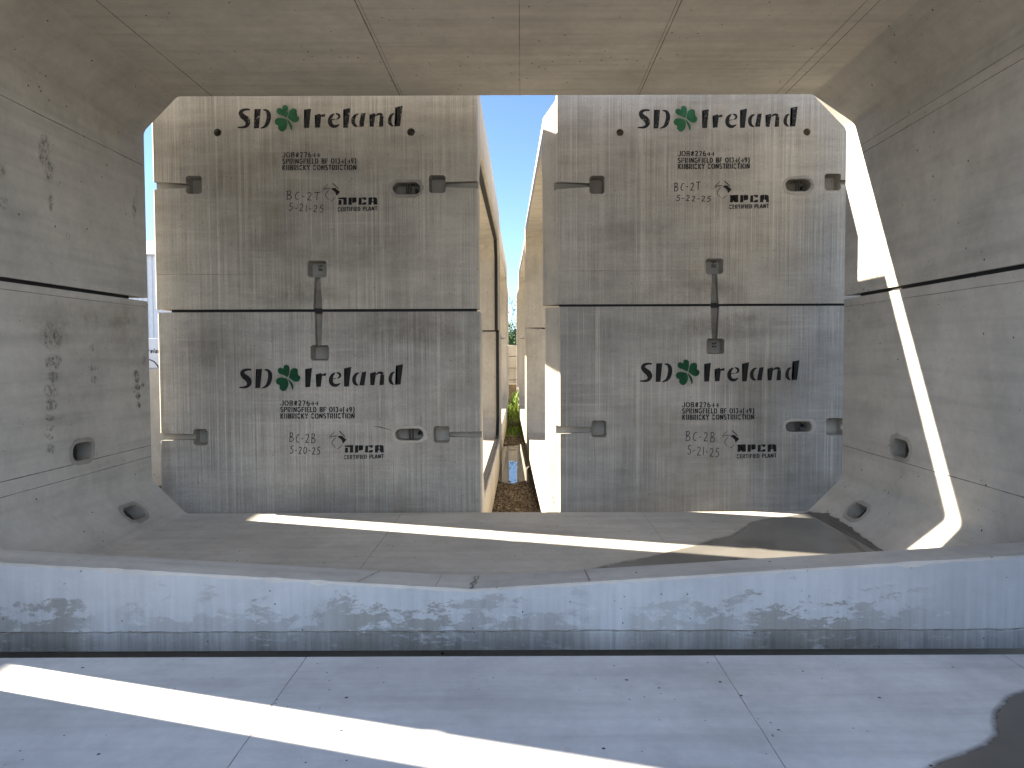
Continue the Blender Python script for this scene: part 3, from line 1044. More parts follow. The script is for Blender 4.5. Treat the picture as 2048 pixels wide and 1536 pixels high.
def plant_mark(Y, parent, ox_, oy_, mat):
    """certified plant mark; (ox_, oy_) is the upper left corner of the four heavy letters, drawn 78 px wide"""
    m = Mark(Y)
    k = 78.5 / 670.0

    def q(x, y):
        return (ox_ + (x - 1165) * k, oy_ + (y - 978) * k)

    def pol(pts):
        m.poly([q(*p) for p in pts])
    # n
    pol([(1165, 985), (1310, 978), (1310, 1104), (1252, 1108), (1254, 1016), (1165, 1008)])
    pol([(1172, 1022), (1222, 1024), (1222, 1106), (1168, 1108)])
    # P
    pol([(1342, 985), (1398, 982), (1396, 1106), (1340, 1108)])
    pol([(1404, 982), (1478, 982), (1478, 1062), (1404, 1076), (1404, 1052), (1432, 1046), (1432, 1010), (1404, 1008)])
    # C
    pol([(1516, 990), (1565, 985), (1565, 1104), (1510, 1106)])
    pol([(1571, 982), (1645, 980), (1645, 1022), (1600, 1026), (1600, 1006), (1571, 1008)])
    pol([(1571, 1080), (1600, 1078), (1600, 1064), (1645, 1060), (1645, 1104), (1571, 1106)])
    # A
    pol([(1682, 990), (1710, 980), (1752, 978), (1752, 1012), (1738, 1014), (1738, 1036), (1752, 1040), (1752, 1064), (1736, 1066), (1732, 1106), (1680, 1106)])
    pol([(1760, 978), (1806, 980), (1828, 996), (1834, 1104), (1782, 1106), (1782, 1066), (1760, 1064), (1760, 1040), (1776, 1036), (1776, 1014), (1760, 1012)])
    # small line below
    xl, yl = q(1155, 1220)
    xr, yr = q(1832, 1204)
    m.text('CERTIFIED PLANT', xl, yl, xr, yr, 8.2, 1.75)
    # hexagonal emblem
    def rib(pts, wd):
        m.ribbon([q(*p) for p in pts], [x * k for x in wd] if isinstance(wd, list) else wd * k)
    rib([(905, 842), (950, 795), (995, 752)], [9, 9, 5])
    rib([(1075, 742), (1120, 785), (1172, 838)], [14, 15, 12])
    P, W = smooth_line([(905, 868), (940, 838), (985, 824), (1038, 826)], [3, 10, 12, 10])
    rib(P, W)
    P, W = smooth_line([(1015, 850), (975, 890), (950, 935), (962, 975), (1012, 1022)], [8, 9, 9, 9, 5])
    rib(P, W)
    P, W = smooth_line([(1030, 1040), (1062, 1034), (1088, 1010), (1118, 978)], [4, 9, 8, 6])
    rib(P, W)
    rib([(878, 880), (886, 870)], 6)
    pol([(1046, 840), (1070, 822), (1118, 820), (1152, 850), (1196, 885), (1168, 920), (1132, 952), (1122, 905), (1090, 868)])
    m.done('plant_mark', mat, parent)


def hand_note(Y, parent, lines, wd=1.4):
    m = Mark(Y)
    for txt, xl, yl, xr, yr, cap in lines:
        m.text(txt, xl, yl, xr, yr, cap, wd, HAND, 0.05, 0.05)
    m.done('handwritten_note', M['marker'], parent)


# ------------------------------------------------------------------ the two stacks facing us
DEP = 7.10
UL, UR = (-3.578, -0.427), (0.346, 3.48)
YL, YR = 7.345, 7.597


def end_shape(poly, sections):
    return [[(x, y, z) for (y, z) in q] for q, x in sections]


def stack_half(which, x0, x1, Y, joint, level, outer, tongue, cutters=None, matface=None, seed=0):
    """one half with its axis along world x; profile u runs along world y from the face at Y"""
    poly = half_profile(Y, Y + DEP, T, joint, level, outer)
    ins = inset(poly, 0.012)
    s = 1 if level > joint else -1
    secs = []
    if tongue:
        def tg(dh, dv):
            o = []
            for (u, v) in poly:
                if abs(u - Y) < 1e-6:
                    u += dh
                elif abs(u - Y - DEP) < 1e-6:
                    u -= dh
                if abs(v - outer) < 1e-6:
                    v -= s * dv
                o.append((u, v))
            return o
        secs += [(x0 - 0.125, tg(0.150, 0.20)), (x0 - 0.118, tg(0.140, 0.185)), (x0 - 0.004, tg(0.055, 0.045)), (x0, tg(0.012, 0.012))]
    else:
        secs += [(x0, ins)]
    secs += [(x0 + 0.012, poly)]
    # slightly ragged body
    for k in range(1, 6):
        secs.append((x0 + 0.012 + (x1 - x0 - 0.024) * k / 6, poly))
    secs += [(x1 - 0.012, poly), (x1, ins)]
    bm = bmesh.new()
    sk = -0.024 if tongue else 0.0        # the right row's ends run slightly askew
    loft(bm, [[(x + sk * (p[0] - Y), p[0], p[1]) for p in q] for x, q in secs])
    if cutters:
        bm = cut(bm, cutters)
    else:
        bmesh.ops.recalc_face_normals(bm, faces=bm.faces)
    bm.normal_update()
    for f in bm.faces:
        c, n = f.calc_center_median(), f.normal
        f.material_index = 1
        if n.y < -0.9 and abs(c.y - Y) < 0.002:
            f.material_index = 0
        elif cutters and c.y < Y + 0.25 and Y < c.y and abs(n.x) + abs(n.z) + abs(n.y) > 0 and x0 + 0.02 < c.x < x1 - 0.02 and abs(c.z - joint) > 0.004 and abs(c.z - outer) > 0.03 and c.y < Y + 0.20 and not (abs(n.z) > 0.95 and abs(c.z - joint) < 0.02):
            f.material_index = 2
    return bm


def add_gasket(parent, x, Y, joint, level):
    poly = half_profile(Y, Y + DEP, T, joint, level, level + (0.3 if level > joint else -0.3))
    inner = poly[4:]
    s = [inner[0]] + inner[1:-1] + [inner[-1]]
    bm = bmesh.new()
    ins = []
    n = len(s)
    ctr_y, ctr_z = Y + DEP / 2, (joint + level) / 2
    for i in range(n):
        p = Vector(s[i])
        a, c = Vector(s[max(i - 1, 0)]), Vector(s[min(i + 1, n - 1)])
        d = (c - a).normalized()
        nn = Vector((-d.y, d.x))
        if nn.dot(Vector((ctr_y, ctr_z - (2 if level > joint else -2))) - p) < 0:
            nn = -nn
        ins.append((p + nn * 0.03, p - nn * 0.02))
    rows = [[bm.verts.new((xx_, q.x, q.y)) for xx_, q in ((x, a), (x + 0.055, a), (x + 0.055, c), (x, c))] for a, c in ins]
    for A, B in zip(rows, rows[1:]):
        for k in range(4):
            bm.faces.new((A[k], A[(k + 1) % 4], B[(k + 1) % 4], B[k]))
    return finish('rubber_gasket', bm, M['black'], parent, smooth=0)


def rect_px(Y, x0, y0, x1, y1):
    a, c = oy(x0, y1, Y), oy(x1, y0, Y)
    return a.x, c.x, a.z, c.z


def square_pocket(cb, Y, r, depth=0.13):
    xa, xb, za, zb = rect_px(Y, *r)
    cr = 0.02
    poly = [(xa + cr, za), (xb - cr, za), (xb, za + cr), (xb, zb - cr), (xb - cr, zb), (xa + cr, zb), (xa, zb - cr), (xa, za + cr)]
    prism_frame(cb, [(p[0], p[1]) for p in poly], (0, Y, 0), (1, 0, 0), (0, 0, 1), (0, -1, 0), 0.05, depth, 0.80)


def channel(cb, Y, pts, depth=0.075):
    poly = []
    for p in pts:
        v = oy(p[0], p[1], Y)
        poly.append((v.x, v.z))
    prism_frame(cb, poly, (0, Y, 0), (1, 0, 0), (0, 0, 1), (0, -1, 0), 0.06, depth, 0.985)


def face_unit(which, Y, x0, x1, joint, level, outer, tongue, spec, fm, labels):
    cb = bmesh.new()
    for r in spec['sq']:
        square_pocket(cb, Y, r)
    for c in spec['ch']:
        channel(cb, Y, c)
    slots = []
    for r in spec['slot']:
        xa, xb, za, zb = rect_px(Y, *r)
        o = ((xa + xb) / 2, Y, (za + zb) / 2)
        prism_frame(cb, stadium(xb - xa, zb - za), o, (1, 0, 0), (0, 0, 1), (0, -1, 0), 0.06, 0.16, 0.95)
        slots.append((o, xb - xa, zb - za))
    rounds = []
    for px_, py_, r in spec['round']:
        o = oy(px_, py_, Y)
        rad = r * Y / F
        prism_frame(cb, [(rad * cos(2 * pi * k / 20), rad * sin(2 * pi * k / 20)) for k in range(20)], o, (1, 0, 0), (0, 0, 1), (0, -1, 0), 0.06, 0.11, 0.9)
        rounds.append((o, rad))
    bm = stack_half(which, x0, x1, Y, joint, level, outer, tongue, cb)
    name = 'culvert_top_half' if level > joint else 'culvert_bottom_half'
    o = finish(name, bm, [M[fm], M['plain'], M['pocket']], loc=((x0 + x1) / 2, Y + DEP / 2, joint if level > joint else outer), recalc=False)
    tag(o, labels, 'culvert section', 'concrete culvert halves on the yard')
    for so, L, Wd in slots:
        pocket_parts(o, so, (1, 0, 0), (0, 0, 1), (0, -1, 0), L, Wd, 'short')
    for ro, rad in rounds:
        bm = bmesh.new()
        n = 18
        rows = []
        for rr_, yy in ((rad * 0.52, 0.055), (rad * 0.52, 0.04), (rad * 0.26, 0.04), (rad * 0.26, 0.10)):
            rows.append([bm.verts.new((ro.x + rr_ * cos(2 * pi * k / n), Y + yy, ro.z + rr_ * sin(2 * pi * k / n))) for k in range(n)])
        for A, B in zip(rows, rows[1:]):
            for k in range(n):
                bm.faces.new((A[k], A[(k + 1) % n], B[(k + 1) % n], B[k]))
        finish('threaded_insert', bm, M['ring'], o)
    return o


LT_J, LB_J = 1.940, 1.912
RT_J, RB_J = 1.995, 1.970
LT = face_unit('lt', YL, UL[0], UL[1], LT_J, 3.61, 4.17, False, dict(
    sq=[(371, 350, 404, 389), (857, 349, 892, 387), (614, 520, 654, 556)],
    ch=[[(290, 380), (373, 376), (373, 367), (290, 362)], [(890, 374), (975, 378), (975, 361), (890, 364)], [(625.5, 640), (646, 640), (640.5, 554), (629.5, 554)]],
    slot=[(785, 364, 841, 389)], round=[(435, 265, 8), (822, 264, 8)]), 'face0',
    'upper half of the left stack, chalky streaked face with worn clover lettering')
LB = face_unit('lb', YL + 0.004, UL[0] + 0.012, UL[1] + 0.022, LB_J, -0.04, G + 0.01, False, dict(
    sq=[(386, 857, 416, 892), (866, 851, 900, 887), (620, 689, 659, 722)],
    ch=[[(296, 882), (388, 880), (388, 868), (296, 866)], [(898, 874), (985, 876), (985, 862), (898, 864)], [(631, 692), (643, 692), (646, 600), (628, 600)]],
    slot=[(790, 857, 847, 881)], round=[]), 'face1',
    'lower half of the left stack, crisp black lettering and dark green clover')
RT = face_unit('rt', YR, UR[0], UR[1], RT_J, 3.66, 4.090, True, dict(
    sq=[(1178, 350, 1210, 389), (1648, 346, 1683, 382), (1410, 516, 1448, 549)],
    ch=[[(1108, 379), (1180, 374), (1180, 366), (1108, 363)], [(1681, 369), (1790, 372), (1790, 357), (1681, 360)], [(1420, 640), (1439, 640), (1434.5, 547), (1424, 547)]],
    slot=[(1570, 358, 1622, 383)], round=[(1240, 265, 7.5), (1614, 264, 7.5)]), 'face2',
    'upper half of the right stack, face with white drip streaks and worn clover lettering')
RB = face_unit('rb', YR + 0.004, UR[0] + 0.026, UR[1] + 0.02, RB_J, 0.0, G + 0.01, True, dict(
    sq=[(1182, 840, 1214, 876), (1651, 835, 1690, 872), (1412, 676, 1450, 709)],
    ch=[[(1112, 868), (1184, 865), (1184, 854), (1112, 852)], [(1686, 860), (1800, 862), (1800, 846), (1686, 849)], [(1424, 678), (1435, 678), (1440, 590), (1420, 590)]],
    slot=[(1571, 843, 1624, 864)], round=[]), 'face3',
    'lower half of the right stack, bluish grey face with dark green clover')

company(YL, LT, 475, 805, 254.6, 0.011, M['paint_worn'], M['green_worn'])
company(YL + .004, LB, 478, 806, 774.6, 0.0, M['paint'], M['green'])
company(YR, RT, 1275, 1595, 254.9, 0.011, M['paint_worn'], M['green_worn'])
company(YR + .004, RB, 1279.5, 1598.5, 761.8, 0.011, M['paint'], M['green'])
J1, J2, J3 = 'JOB#27644', 'SPRINGFIELD BF 0134(49)', 'KUBRICKY CONSTRUCTION'
job_block(YL, LT, [(J1, 565, 315, 640, 314.6), (J2, 565, 327.8, 713.2, 327.2), (J3, 565, 340.7, 713.2, 340.2)], M['paint_worn'])
job_block(YL + .004, LB, [(J1, 561.5, 811.4, 637, 811.2), (J2, 561, 824.3, 709.6, 824.3), (J3, 561, 837.2, 709.4, 836.8)], M['paint'])
job_block(YR, RT, [(J1, 1355.9, 312.4, 1428.7, 312.2), (J2, 1355.9, 326, 1499.5, 325.4), (J3, 1355.9, 338.4, 1499, 337.6)], M['paint_worn'])
job_block(YR + .004, RB, [(J1, 1364.3, 814.6, 1437.6, 814.4), (J2, 1364.3, 827, 1508.2, 826.6), (J3, 1364.3, 839.6, 1508, 839)], M['paint'])
plant_mark(YL, LT, 676.5, 394.6, M['paint'])
plant_mark(YL + .004, LB, 689.5, 890.0, M['paint'])
plant_mark(YR, RT, 1459.5, 389.6, M['paint'])
plant_mark(YR + .004, RB, 1474.5, 888.4, M['paint'])
hand_note(YL, LT, [('BC-2T', 572, 399, 640, 402, 17), ('5-21-25', 577, 422, 648, 426, 15)])
hand_note(YL + .004, LB, [('BC-2B', 578, 884, 632, 886, 19), ('5-20-25', 580, 907, 641, 909, 15)])
hand_note(YR, RT, [('BC-2T', 1347, 382, 1401, 381, 17), ('5-22-25', 1352, 402, 1422, 403, 11)])
hand_note(YR + .004, RB, [('BC-2B', 1370, 882, 1431, 884, 20), ('5-21-25', 1374, 908, 1439, 915, 18)])


def pocket_note(Y, parent, txt, cx, cy, h):
    """small date written up the back of a centre pocket"""
    m = Mark(Y)
    x = cy - 8.0
    for c in txt:
        wch, strokes = HAND[c]
        for st in strokes:
            P = [(cx - h / 2 + v * h, x + u * h * 0.8) for (u, v) in st]
            if len(P) > 2:
                P, W = smooth_line(P, [1.3] * len(P), 3)
            m.ribbon(P, 1.6)
        x += (wch + 0.1) * h * 0.72
    m.done('handwritten_note', M['paint'], parent)


pocket_note(YL + 0.128, LT, '5-21', 641, 538, 8)
pocket_note(YR + 0.128, RT, '5-22', 1427, 530, 8)
pocket_note(YR + 0.132, RB, '5-2', 1428, 693, 8)

add_gasket(LT, UL[1] - 0.09, YL, LT_J, 3.61)
add_gasket(LB, UL[1] - 0.07, YL, LB_J, -0.04)


# sealing strip inside the joints of the stacks (light shows only at the very ends)
def stack_seal(parent, x0, x1, Y, z0, z1):
    for y in (Y + 0.035, Y + DEP - 0.17):
        bm = bmesh.new()
        box(bm, x0, x1, y, y + 0.07, z0, z1)
        finish('joint_seal', bm, M['black'], parent, smooth=0)


stack_seal(LB, UL[0] + 0.14, UL[1] - 0.02, YL, LB_J - 0.01, LT_J + 0.01)
stack_seal(RB, UR[0] + 0.03, UR[1] - 0.1, YR, RB_J - 0.01, RT_J + 0.01)

# rows behind them, seen down the gap
rows = [(-0.44, 14.75, 'left', 'second', False, 0.0), (-0.54, 22.3, 'left', 'third', False, -0.12),
        (0.185, 15.10, 'right', 'second', True, 0.0), (0.06, 22.6, 'right', 'third', True, -0.10)]
for xe, Y, side, nth, tong, dz in rows:
    x0, x1 = (xe - 3.17, xe) if side == 'left' else (xe, xe + 3.17)
    bm = stack_half('p', x0, x1, Y, 1.95 + dz, 3.60 + dz, 4.06 + dz, tong)
    a = tag(finish('culvert_top_half', bm, [M['face0'], M['plain'], M['pocket']], loc=((x0 + x1) / 2, Y + DEP / 2, 1.95 + dz), recalc=False),
            'upper concrete half of the %s stack back along the %s side of the gap' % (nth, side), 'culvert section', 'concrete culvert halves on the yard')
    bm = stack_half('p', x0, x1, Y, 1.92 + dz, -0.02 + dz, G + 0.01, tong)
    c = tag(finish('culvert_bottom_half', bm, [M['face1'], M['plain'], M['pocket']], loc=((x0 + x1) / 2, Y + DEP / 2, G), recalc=False),
            'lower concrete half of the %s stack back along the %s side of the gap' % (nth, side), 'culvert section', 'concrete culvert halves on the yard')

# ------------------------------------------------------------------ puddles
M['halo'] = smudge_mat('damp_edge', (0.17, 0.16, 0.14), 0.25, 0.55, 0.85, 9)


def damp_edge(pts, z, wd, parent):
    """soft damp margin along the outline of a puddle"""
    bm = bmesh.new()
    lay = bm.verts.layers.float.new('soft')
    P = [tuple(p) for p in pts]
    ins, out = inset(P, 0.02), inset(P, -wd)
    n = len(P)
    rows = []
    for poly, sft in ((ins, 1.0), (P, 0.9), (out, 0.0)):
        R = []
        for i in range(n):
            for k in range(5):
                t = k / 5
                a, c = poly[i], poly[(i + 1) % n]
                v = bm.verts.new((min(a[0] + (c[0] - a[0]) * t, 2.69), a[1] + (c[1] - a[1]) * t, z))
                v[lay] = sft
                R.append(v)
        rows.append(R)
    for A, B in zip(rows, rows[1:]):
        for k in range(len(A)):
            bm.faces.new((A[k], A[(k + 1) % len(A)], B[(k + 1) % len(A)], B[k]))
    for f in bm.faces:
        f.normal_update()
        if f.normal.z < 0:
            f.normal_flip()
    finish('damp_edge', bm, M['halo'], parent, smooth=0, recalc=False)


def sheet(name, pts, z, mat, jit=0.0, sub=6, loc=None):
    bm = bmesh.new()
    P = []
    n = len(pts)
    for i in range(n):
        a, c = pts[i], pts[(i + 1) % n]
        for k in range(sub):
            t = k / sub
            P.append((a[0] + (c[0] - a[0]) * t + random.uniform(-jit, jit), a[1] + (c[1] - a[1]) * t + random.uniform(-jit, jit)))
    f = bm.faces.new([bm.verts.new((p[0], p[1], z)) for p in P])
    f.normal_update()
    if f.normal.z < 0:
        f.normal_flip()
    bmesh.ops.triangulate(bm, faces=bm.faces[:])
    o = finish(name, bm, mat, loc=(P[0][0], P[0][1], z), smooth=0, recalc=False)
    return o


pp = [oz(*p, 0.0).xy for p in ((1183, 1142), (1235, 1129), (1300, 1117), (1345, 1104), (1405, 1090), (1432, 1080), (1470, 1072), (1490, 1059), (1507, 1047), (1532, 1040), (1575, 1034), (1606, 1029))]
pp += [(2.69, 6.95), (2.70, 6.3), (2.71, 5.6), (2.70, 4.9), (2.69, 4.24), (1.6, 4.26), (0.7, 4.27), (0.40, 4.28)]
o = sheet('puddle', pp, 0.006, M['water'], 0.006, 6)
o['kind'] = 'structure'
damp_edge(pp, 0.0035, 0.05, bot)
pp = [oz(*p, 0.0).xy for p in ((2130, 1372), (2055, 1384), (2022, 1396), (1998, 1424), (1993, 1448), (2000, 1470), (1978, 1492), (1930, 1512), (1880, 1530), (1800, 1590), (1900, 1680), (2250, 1680), (2300, 1420))]
o = sheet('puddle', pp, 0.005, M['damp'], 0.004, 6)
o['kind'] = 'structure'
damp_edge(pp, 0.003, 0.03, near_bot)
pp = [(-0.9, 11.95), (-0.42, 12.1), (-0.2, 11.85), (0.0, 12.15), (0.2, 11.95), (0.6, 12.2), (1.2, 12.1), (1.2, 17.6), (0.1, 17.6), (-0.1, 17.2), (-0.3, 17.7), (-0.6, 17.3), (-1.0, 17.5)]
o = sheet('puddle', pp, G + 0.012, M['water2'], 0.05, 8)
o['kind'] = 'structure'

# wet edge climbing the foot of the right haunch
bm = bmesh.new()
prev = None
for k in range(61):
    y = 4.3 + (6.98 - 4.3) * k / 60
    h = 0.075 * (0.55 + 0.45 * sin(y * 2.1)) * random.uniform(0.75, 1.2) * min(1, (6.99 - y) * 3)
    row = [bm.verts.new((2.66, y, 0.0085)), bm.verts.new((2.695 + 0.0, y, 0.013)), bm.verts.new((2.69 + h * s2 - 0.003, y, h * s2 + 0.006))]
    if prev:
        for q in range(2):
            bm.faces.new((prev[q], prev[q + 1], row[q + 1], row[q]))
    prev = row
for f in bm.faces:
    f.normal_update()
    if f.normal.z < 0:
        f.normal_flip()
finish('wet_stain', bm, M['damp'], bot, smooth=0, recalc=False)


# ------------------------------------------------------------------ smudges and stains on the left wall
def wall_smudge(px0, py0, px1, py1, mat, wall=X0, n=14):
    bm = bmesh.new()
    lay = bm.verts.layers.float.new('soft')

    def on(px, py):
        d = ray(px, py)
        return Vector((0, 0, CZ)) + d * (wall / d.x)
    c = on((px0 + px1) / 2, (py0 + py1) / 2)
    rx, ry = (px1 - px0) / 2, (py1 - py0) / 2
    cv = bm.verts.new((wall + (0.0022 if wall < 0 else -0.0022), c.y, c.z))
    cv[lay] = 1.0
    rings = []
    for f, sft in ((0.6, 1.0), (1.0, 0.0)):
        R = []
        for k in range(n):
            t = 2 * pi * k / n
            j = random.uniform(0.85, 1.15)
            p = on((px0 + px1) / 2 + rx * f * j * cos(t), (py0 + py1) / 2 + ry * f * j * sin(t))
            v = bm.verts.new((cv.co.x, p.y, p.z))
            v[lay] = sft
            R.append(v)
        rings.append(R)
    for k in range(n):
        bm.faces.new((cv, rings[0][k], rings[0][(k + 1) % n]))
        bm.faces.new((rings[0][k], rings[1][k], rings[1][(k + 1) % n], rings[0][(k + 1) % n]))
    return finish('wall_smudge', bm, mat, bot if py0 > 580 else top, smooth=0)


for r in ((74, 262, 100, 340), (88, 318, 108, 365), (94, 386, 108, 426), (-6, 322, 12, 360), (-4, 388, 16, 422), (130, 462, 140, 482), (263, 390, 274, 440)):
    wall_smudge(*r, M['smudge'])
for r in ((104, 650, 126, 700), (86, 706, 128, 742), (92, 740, 122, 768), (84, 765, 118, 800), (88, 795, 116, 825), (88, 826, 112, 845), (90, 846, 108, 864), (90, 866, 108, 882), (90, 885, 112, 910),
          (177, 686, 190, 706), (179, 728, 193, 744), (180, 748, 196, 770), (284, 708, 292, 732), (280, 760, 290, 776), (78, 640, 120, 700)):
    wall_smudge(*r, M['smudge'])
M['rust_wash'] = smudge_mat('rust_wash', (0.38, 0.30, 0.21), 0.30, 0.75, 0.28, 5)
for r in ((40, 585, 210, 700), (150, 600, 296, 660), (210, 615, 292, 720)):
    wall_smudge(*r, M['rust_wash'], n=24)
for r in ((265, 738, 278, 756), (268, 752, 280, 768), (268, 766, 282, 782), (270, 782, 282, 800), (272, 802, 282, 818)):
    wall_smudge(*r, M['rust'])

M['brown'] = smudge_mat('brown_stain', (0.12, 0.095, 0.065), 0.35, 0.70, 0.34, 9)
M['grey_wash'] = smudge_mat('grey_wash', (0.17, 0.16, 0.145), 0.35, 0.75, 0.26, 7)


def face_stain(px0, py0, px1, py1, Y, mat, parent, n=22):
    """weathered patch with a soft outline on a stack's face"""
    bm = bmesh.new()
    lay = bm.verts.layers.float.new('soft')
    cx, cy, rx, ry = (px0 + px1) / 2, (py0 + py1) / 2, (px1 - px0) / 2, (py1 - py0) / 2
    rows = []
    ph = random.random() * 6
    for f, sft in ((0.0, 1.0), (0.5, 0.8), (1.0, 0.0)):
        R = []
        for k in range(n):
            t = 2 * pi * k / n
            j = 1 + 0.22 * sin(3 * t + ph) + 0.12 * sin(7 * t + ph)
            p = oy(cx + rx * max(f, 0.02) * j * cos(t), min(max(cy + ry * max(f, 0.02) * j * sin(t), py0), py1), Y)
            v = bm.verts.new((p.x, Y - 0.0015, p.z))
            v[lay] = sft
            R.append(v)
        rows.append(R)
    for A, B in zip(rows, rows[1:]):
        for k in range(n):
            bm.faces.new((A[k], A[(k + 1) % n], B[(k + 1) % n], B[k]))
    bm.faces.new(rows[0])
    for f in bm.faces:
        f.normal_update()
        if f.normal.y > 0:
            f.normal_flip()
    finish('weather_stain', bm, mat, parent, smooth=0, recalc=False)


face_stain(470, 560, 720, 617, YL, M['brown'], LT)
face_stain(424, 285, 448, 500, YL, M['grey_wash'], LT)
face_stain(560, 440, 900, 560, YL, M['grey_wash'], LT)
face_stain(640, 628, 960, 700, YL + .004, M['brown'], LB)
face_stain(330, 640, 480, 760, YL + .004, M['grey_wash'], LB)
face_stain(1330, 550, 1480, 605, YR, M['brown'], RT)
face_stain(1150, 420, 1400, 520, YR, M['grey_wash'], RT)
face_stain(1260, 620, 1640, 690, YR + .004, M['brown'], RB)
face_stain(1240, 860, 1262, 1010, YR + .004, M['grey_wash'], RB)
m = Mark(YL)
m.ribbon([(314, 549), (360, 548.5), (420, 549), (470, 548.6), (560, 548.4)], [1.1, 0.8, 1.1, 0.6, 0.3])
m.done('form_line', M['seam'], LT)
m = Mark(YR)
m.ribbon([(1118, 542), (1200, 541.5), (1300, 541.8), (1405, 541)], [0.4, 0.7, 0.5, 0.4])
m.done('form_line', M['seam'], RT)
m = Mark(YL + .004)
m.ribbon([(745, 852), (760, 854), (775, 858), (783, 861)], [0.5, 1.3, 1.1, 0.5])
m.done('scratch', M['marker'], LB)

# ------------------------------------------------------------------ loose stones in the gap
tmp = bmesh.new()
bmesh.ops.create_icosphere(tmp, subdivisions=1, radius=1.0)
IV, IF = [v.co.copy() for v in tmp.verts], [[v.index for v in f.verts] for f in tmp.faces]
tmp.free()
bm = bmesh.new()


def stone(x, y, z, r):
    m4 = Matrix.Translation((x, y, z)) @ Matrix.Rotation(random.random() * 6.28, 4, 'Z') @ Matrix.Diagonal((r, r * random.uniform(0.6, 1), r * random.uniform(0.4, 0.8), 1))
    vs = [bm.verts.new(m4 @ (c * random.uniform(0.8, 1.1))) for c in IV]
    for f in IF:
        bm.faces.new([vs[i] for i in f])


for i in range(5200):
    y = random.uniform(8.6, 12.4)
    x = random.uniform(-0.75, 0.75)
    if y > 11.6 and random.random() < (y - 11.6) / 0.7:
        continue
    r = random.uniform(0.008, 0.026)
    stone(x, y, G + r * 0.3, r)
for i in range(500):
    y = random.uniform(16.9, 18.6)
    x = random.uniform(-0.8, 0.6)
    r = random.uniform(0.02, 0.06)
    stone(x, y, G + r * 0.2, r)
tag(finish('gravel', bm, M['gravel'], loc=(0, 10.5, G), smooth=0, recalc=False), 'loose brown gravel lying on the ground between the stacks', 'gravel', kind='stuff')


# ------------------------------------------------------------------ grass and weeds at the end of the gap
def blade(bm, x, y, z, h, lean, wd, ang):
    d = Vector((cos(ang), sin(ang), 0))
    sd = Vector((-sin(ang), cos(ang), 0)) * wd
    p = [Vector((x, y, z)), Vector((x, y, z + h * 0.55)) + d * lean * 0.35, Vector((x, y, z + h)) + d * lean]
    a = [bm.verts.new(p[0] - sd), bm.verts.new(p[0] + sd), bm.verts.new(p[1] + sd * 0.7), bm.verts.new(p[1] - sd * 0.7), bm.verts.new(p[2])]
    bm.faces.new((a[0], a[1], a[2], a[3]))
    bm.faces.new((a[3], a[2], a[4]))


bm = bmesh.new()
for i in range(9000):
    y = 18.6 + 12.5 * random.random() ** 1.3
    x = random.uniform(-1.3, 0.9)
    f = 0.4 + 0.9 * (0.5 + 0.5 * sin(x * 5 + y * 1.7)) * (0.5 + 0.5 * sin(y * 2.9 - x * 3))
    h = random.uniform(0.05, 0.16) * f * (1 + max(0, (y - 22) / 8))
    blade(bm, x, y, G, h, random.uniform(0, h * 0.7), 0.008, random.random() * 6.28)
tag(finish('grass', bm, M['grass'], loc=(0, 25, G), smooth=0, recalc=False), 'sunlit green grass at the far end of the gap', 'grass', kind='stuff')
for i, (wx, wy, wh) in enumerate(((-0.46, 23.6, 0.40), (-0.12, 24.2, 0.80), (-0.28, 27.5, 0.5))):
    bm = bmesh.new()
    for k in range(90):
        z = G + wh * random.random() ** 0.8
        blade(bm, wx + random.gauss(0, 0.10), wy + random.gauss(0, 0.12), z, random.uniform(0.08, 0.25), random.uniform(0.05, 0.2), 0.016, random.random() * 6.28)
    for k in range(5):
        tube(bm, [(wx + random.gauss(0, .04), wy, G), (wx + random.gauss(0, .10), wy, G + wh * random.uniform(.7, 1))], 0.006, 4)
    tag(finish('weed', bm, M['grass'], loc=(wx, wy, G), smooth=0, recalc=False),
        ('leafy yellow-green weed against the left stack', 'tall weed with pale seed heads in the middle of the grass', 'weed before the dark concrete block')[i], 'weed', 'weeds in the grass')

# ------------------------------------------------------------------ manhole rings on a dark block at the end of the gap
bm = bmesh.new()
box(bm, -1.5, 0.9, 29.9, 30.7, G, 0.27, bev=0.02)
tag(finish('concrete_block', bm, plain('dark_block', (0.16, 0.125, 0.085), 0.9, 0.2, var=0.6, sc=4), loc=(-0.3, 30.3, G)), 'dark brown concrete block in front of the pale rings', 'block')
for k in range(5):
    z0 = G + 0.49 * k
    bm = bmesh.new()
    n = 40
    prof = [(0.78, z0 + 0.01), (0.98, z0 + 0.012), (1.0, z0 + 0.035), (1.0, z0 + 0.455), (0.985, z0 + 0.478), (0.78, z0 + 0.48)]
    ringsv = [[bm.verts.new((-0.38 + r * cos(2 * pi * i / n), 32.2 + r * sin(2 * pi * i / n), z)) for i in range(n)] for r, z in prof]
    for A, B in zip(ringsv, ringsv[1:] + ringsv[:1]):
        for i in range(n):
            bm.faces.new((A[i], A[(i + 1) % n], B[(i + 1) % n], B[i]))
    tag(finish('manhole_ring', bm, M['plain'], loc=(-0.38, 32.2, z0)),
        'pale round concrete ring at the gap\'s end, %s of its stack' % ('bottom one', 'second from the bottom', 'middle one', 'second from the top', 'topmost')[k], 'concrete ring', 'stacked manhole rings')


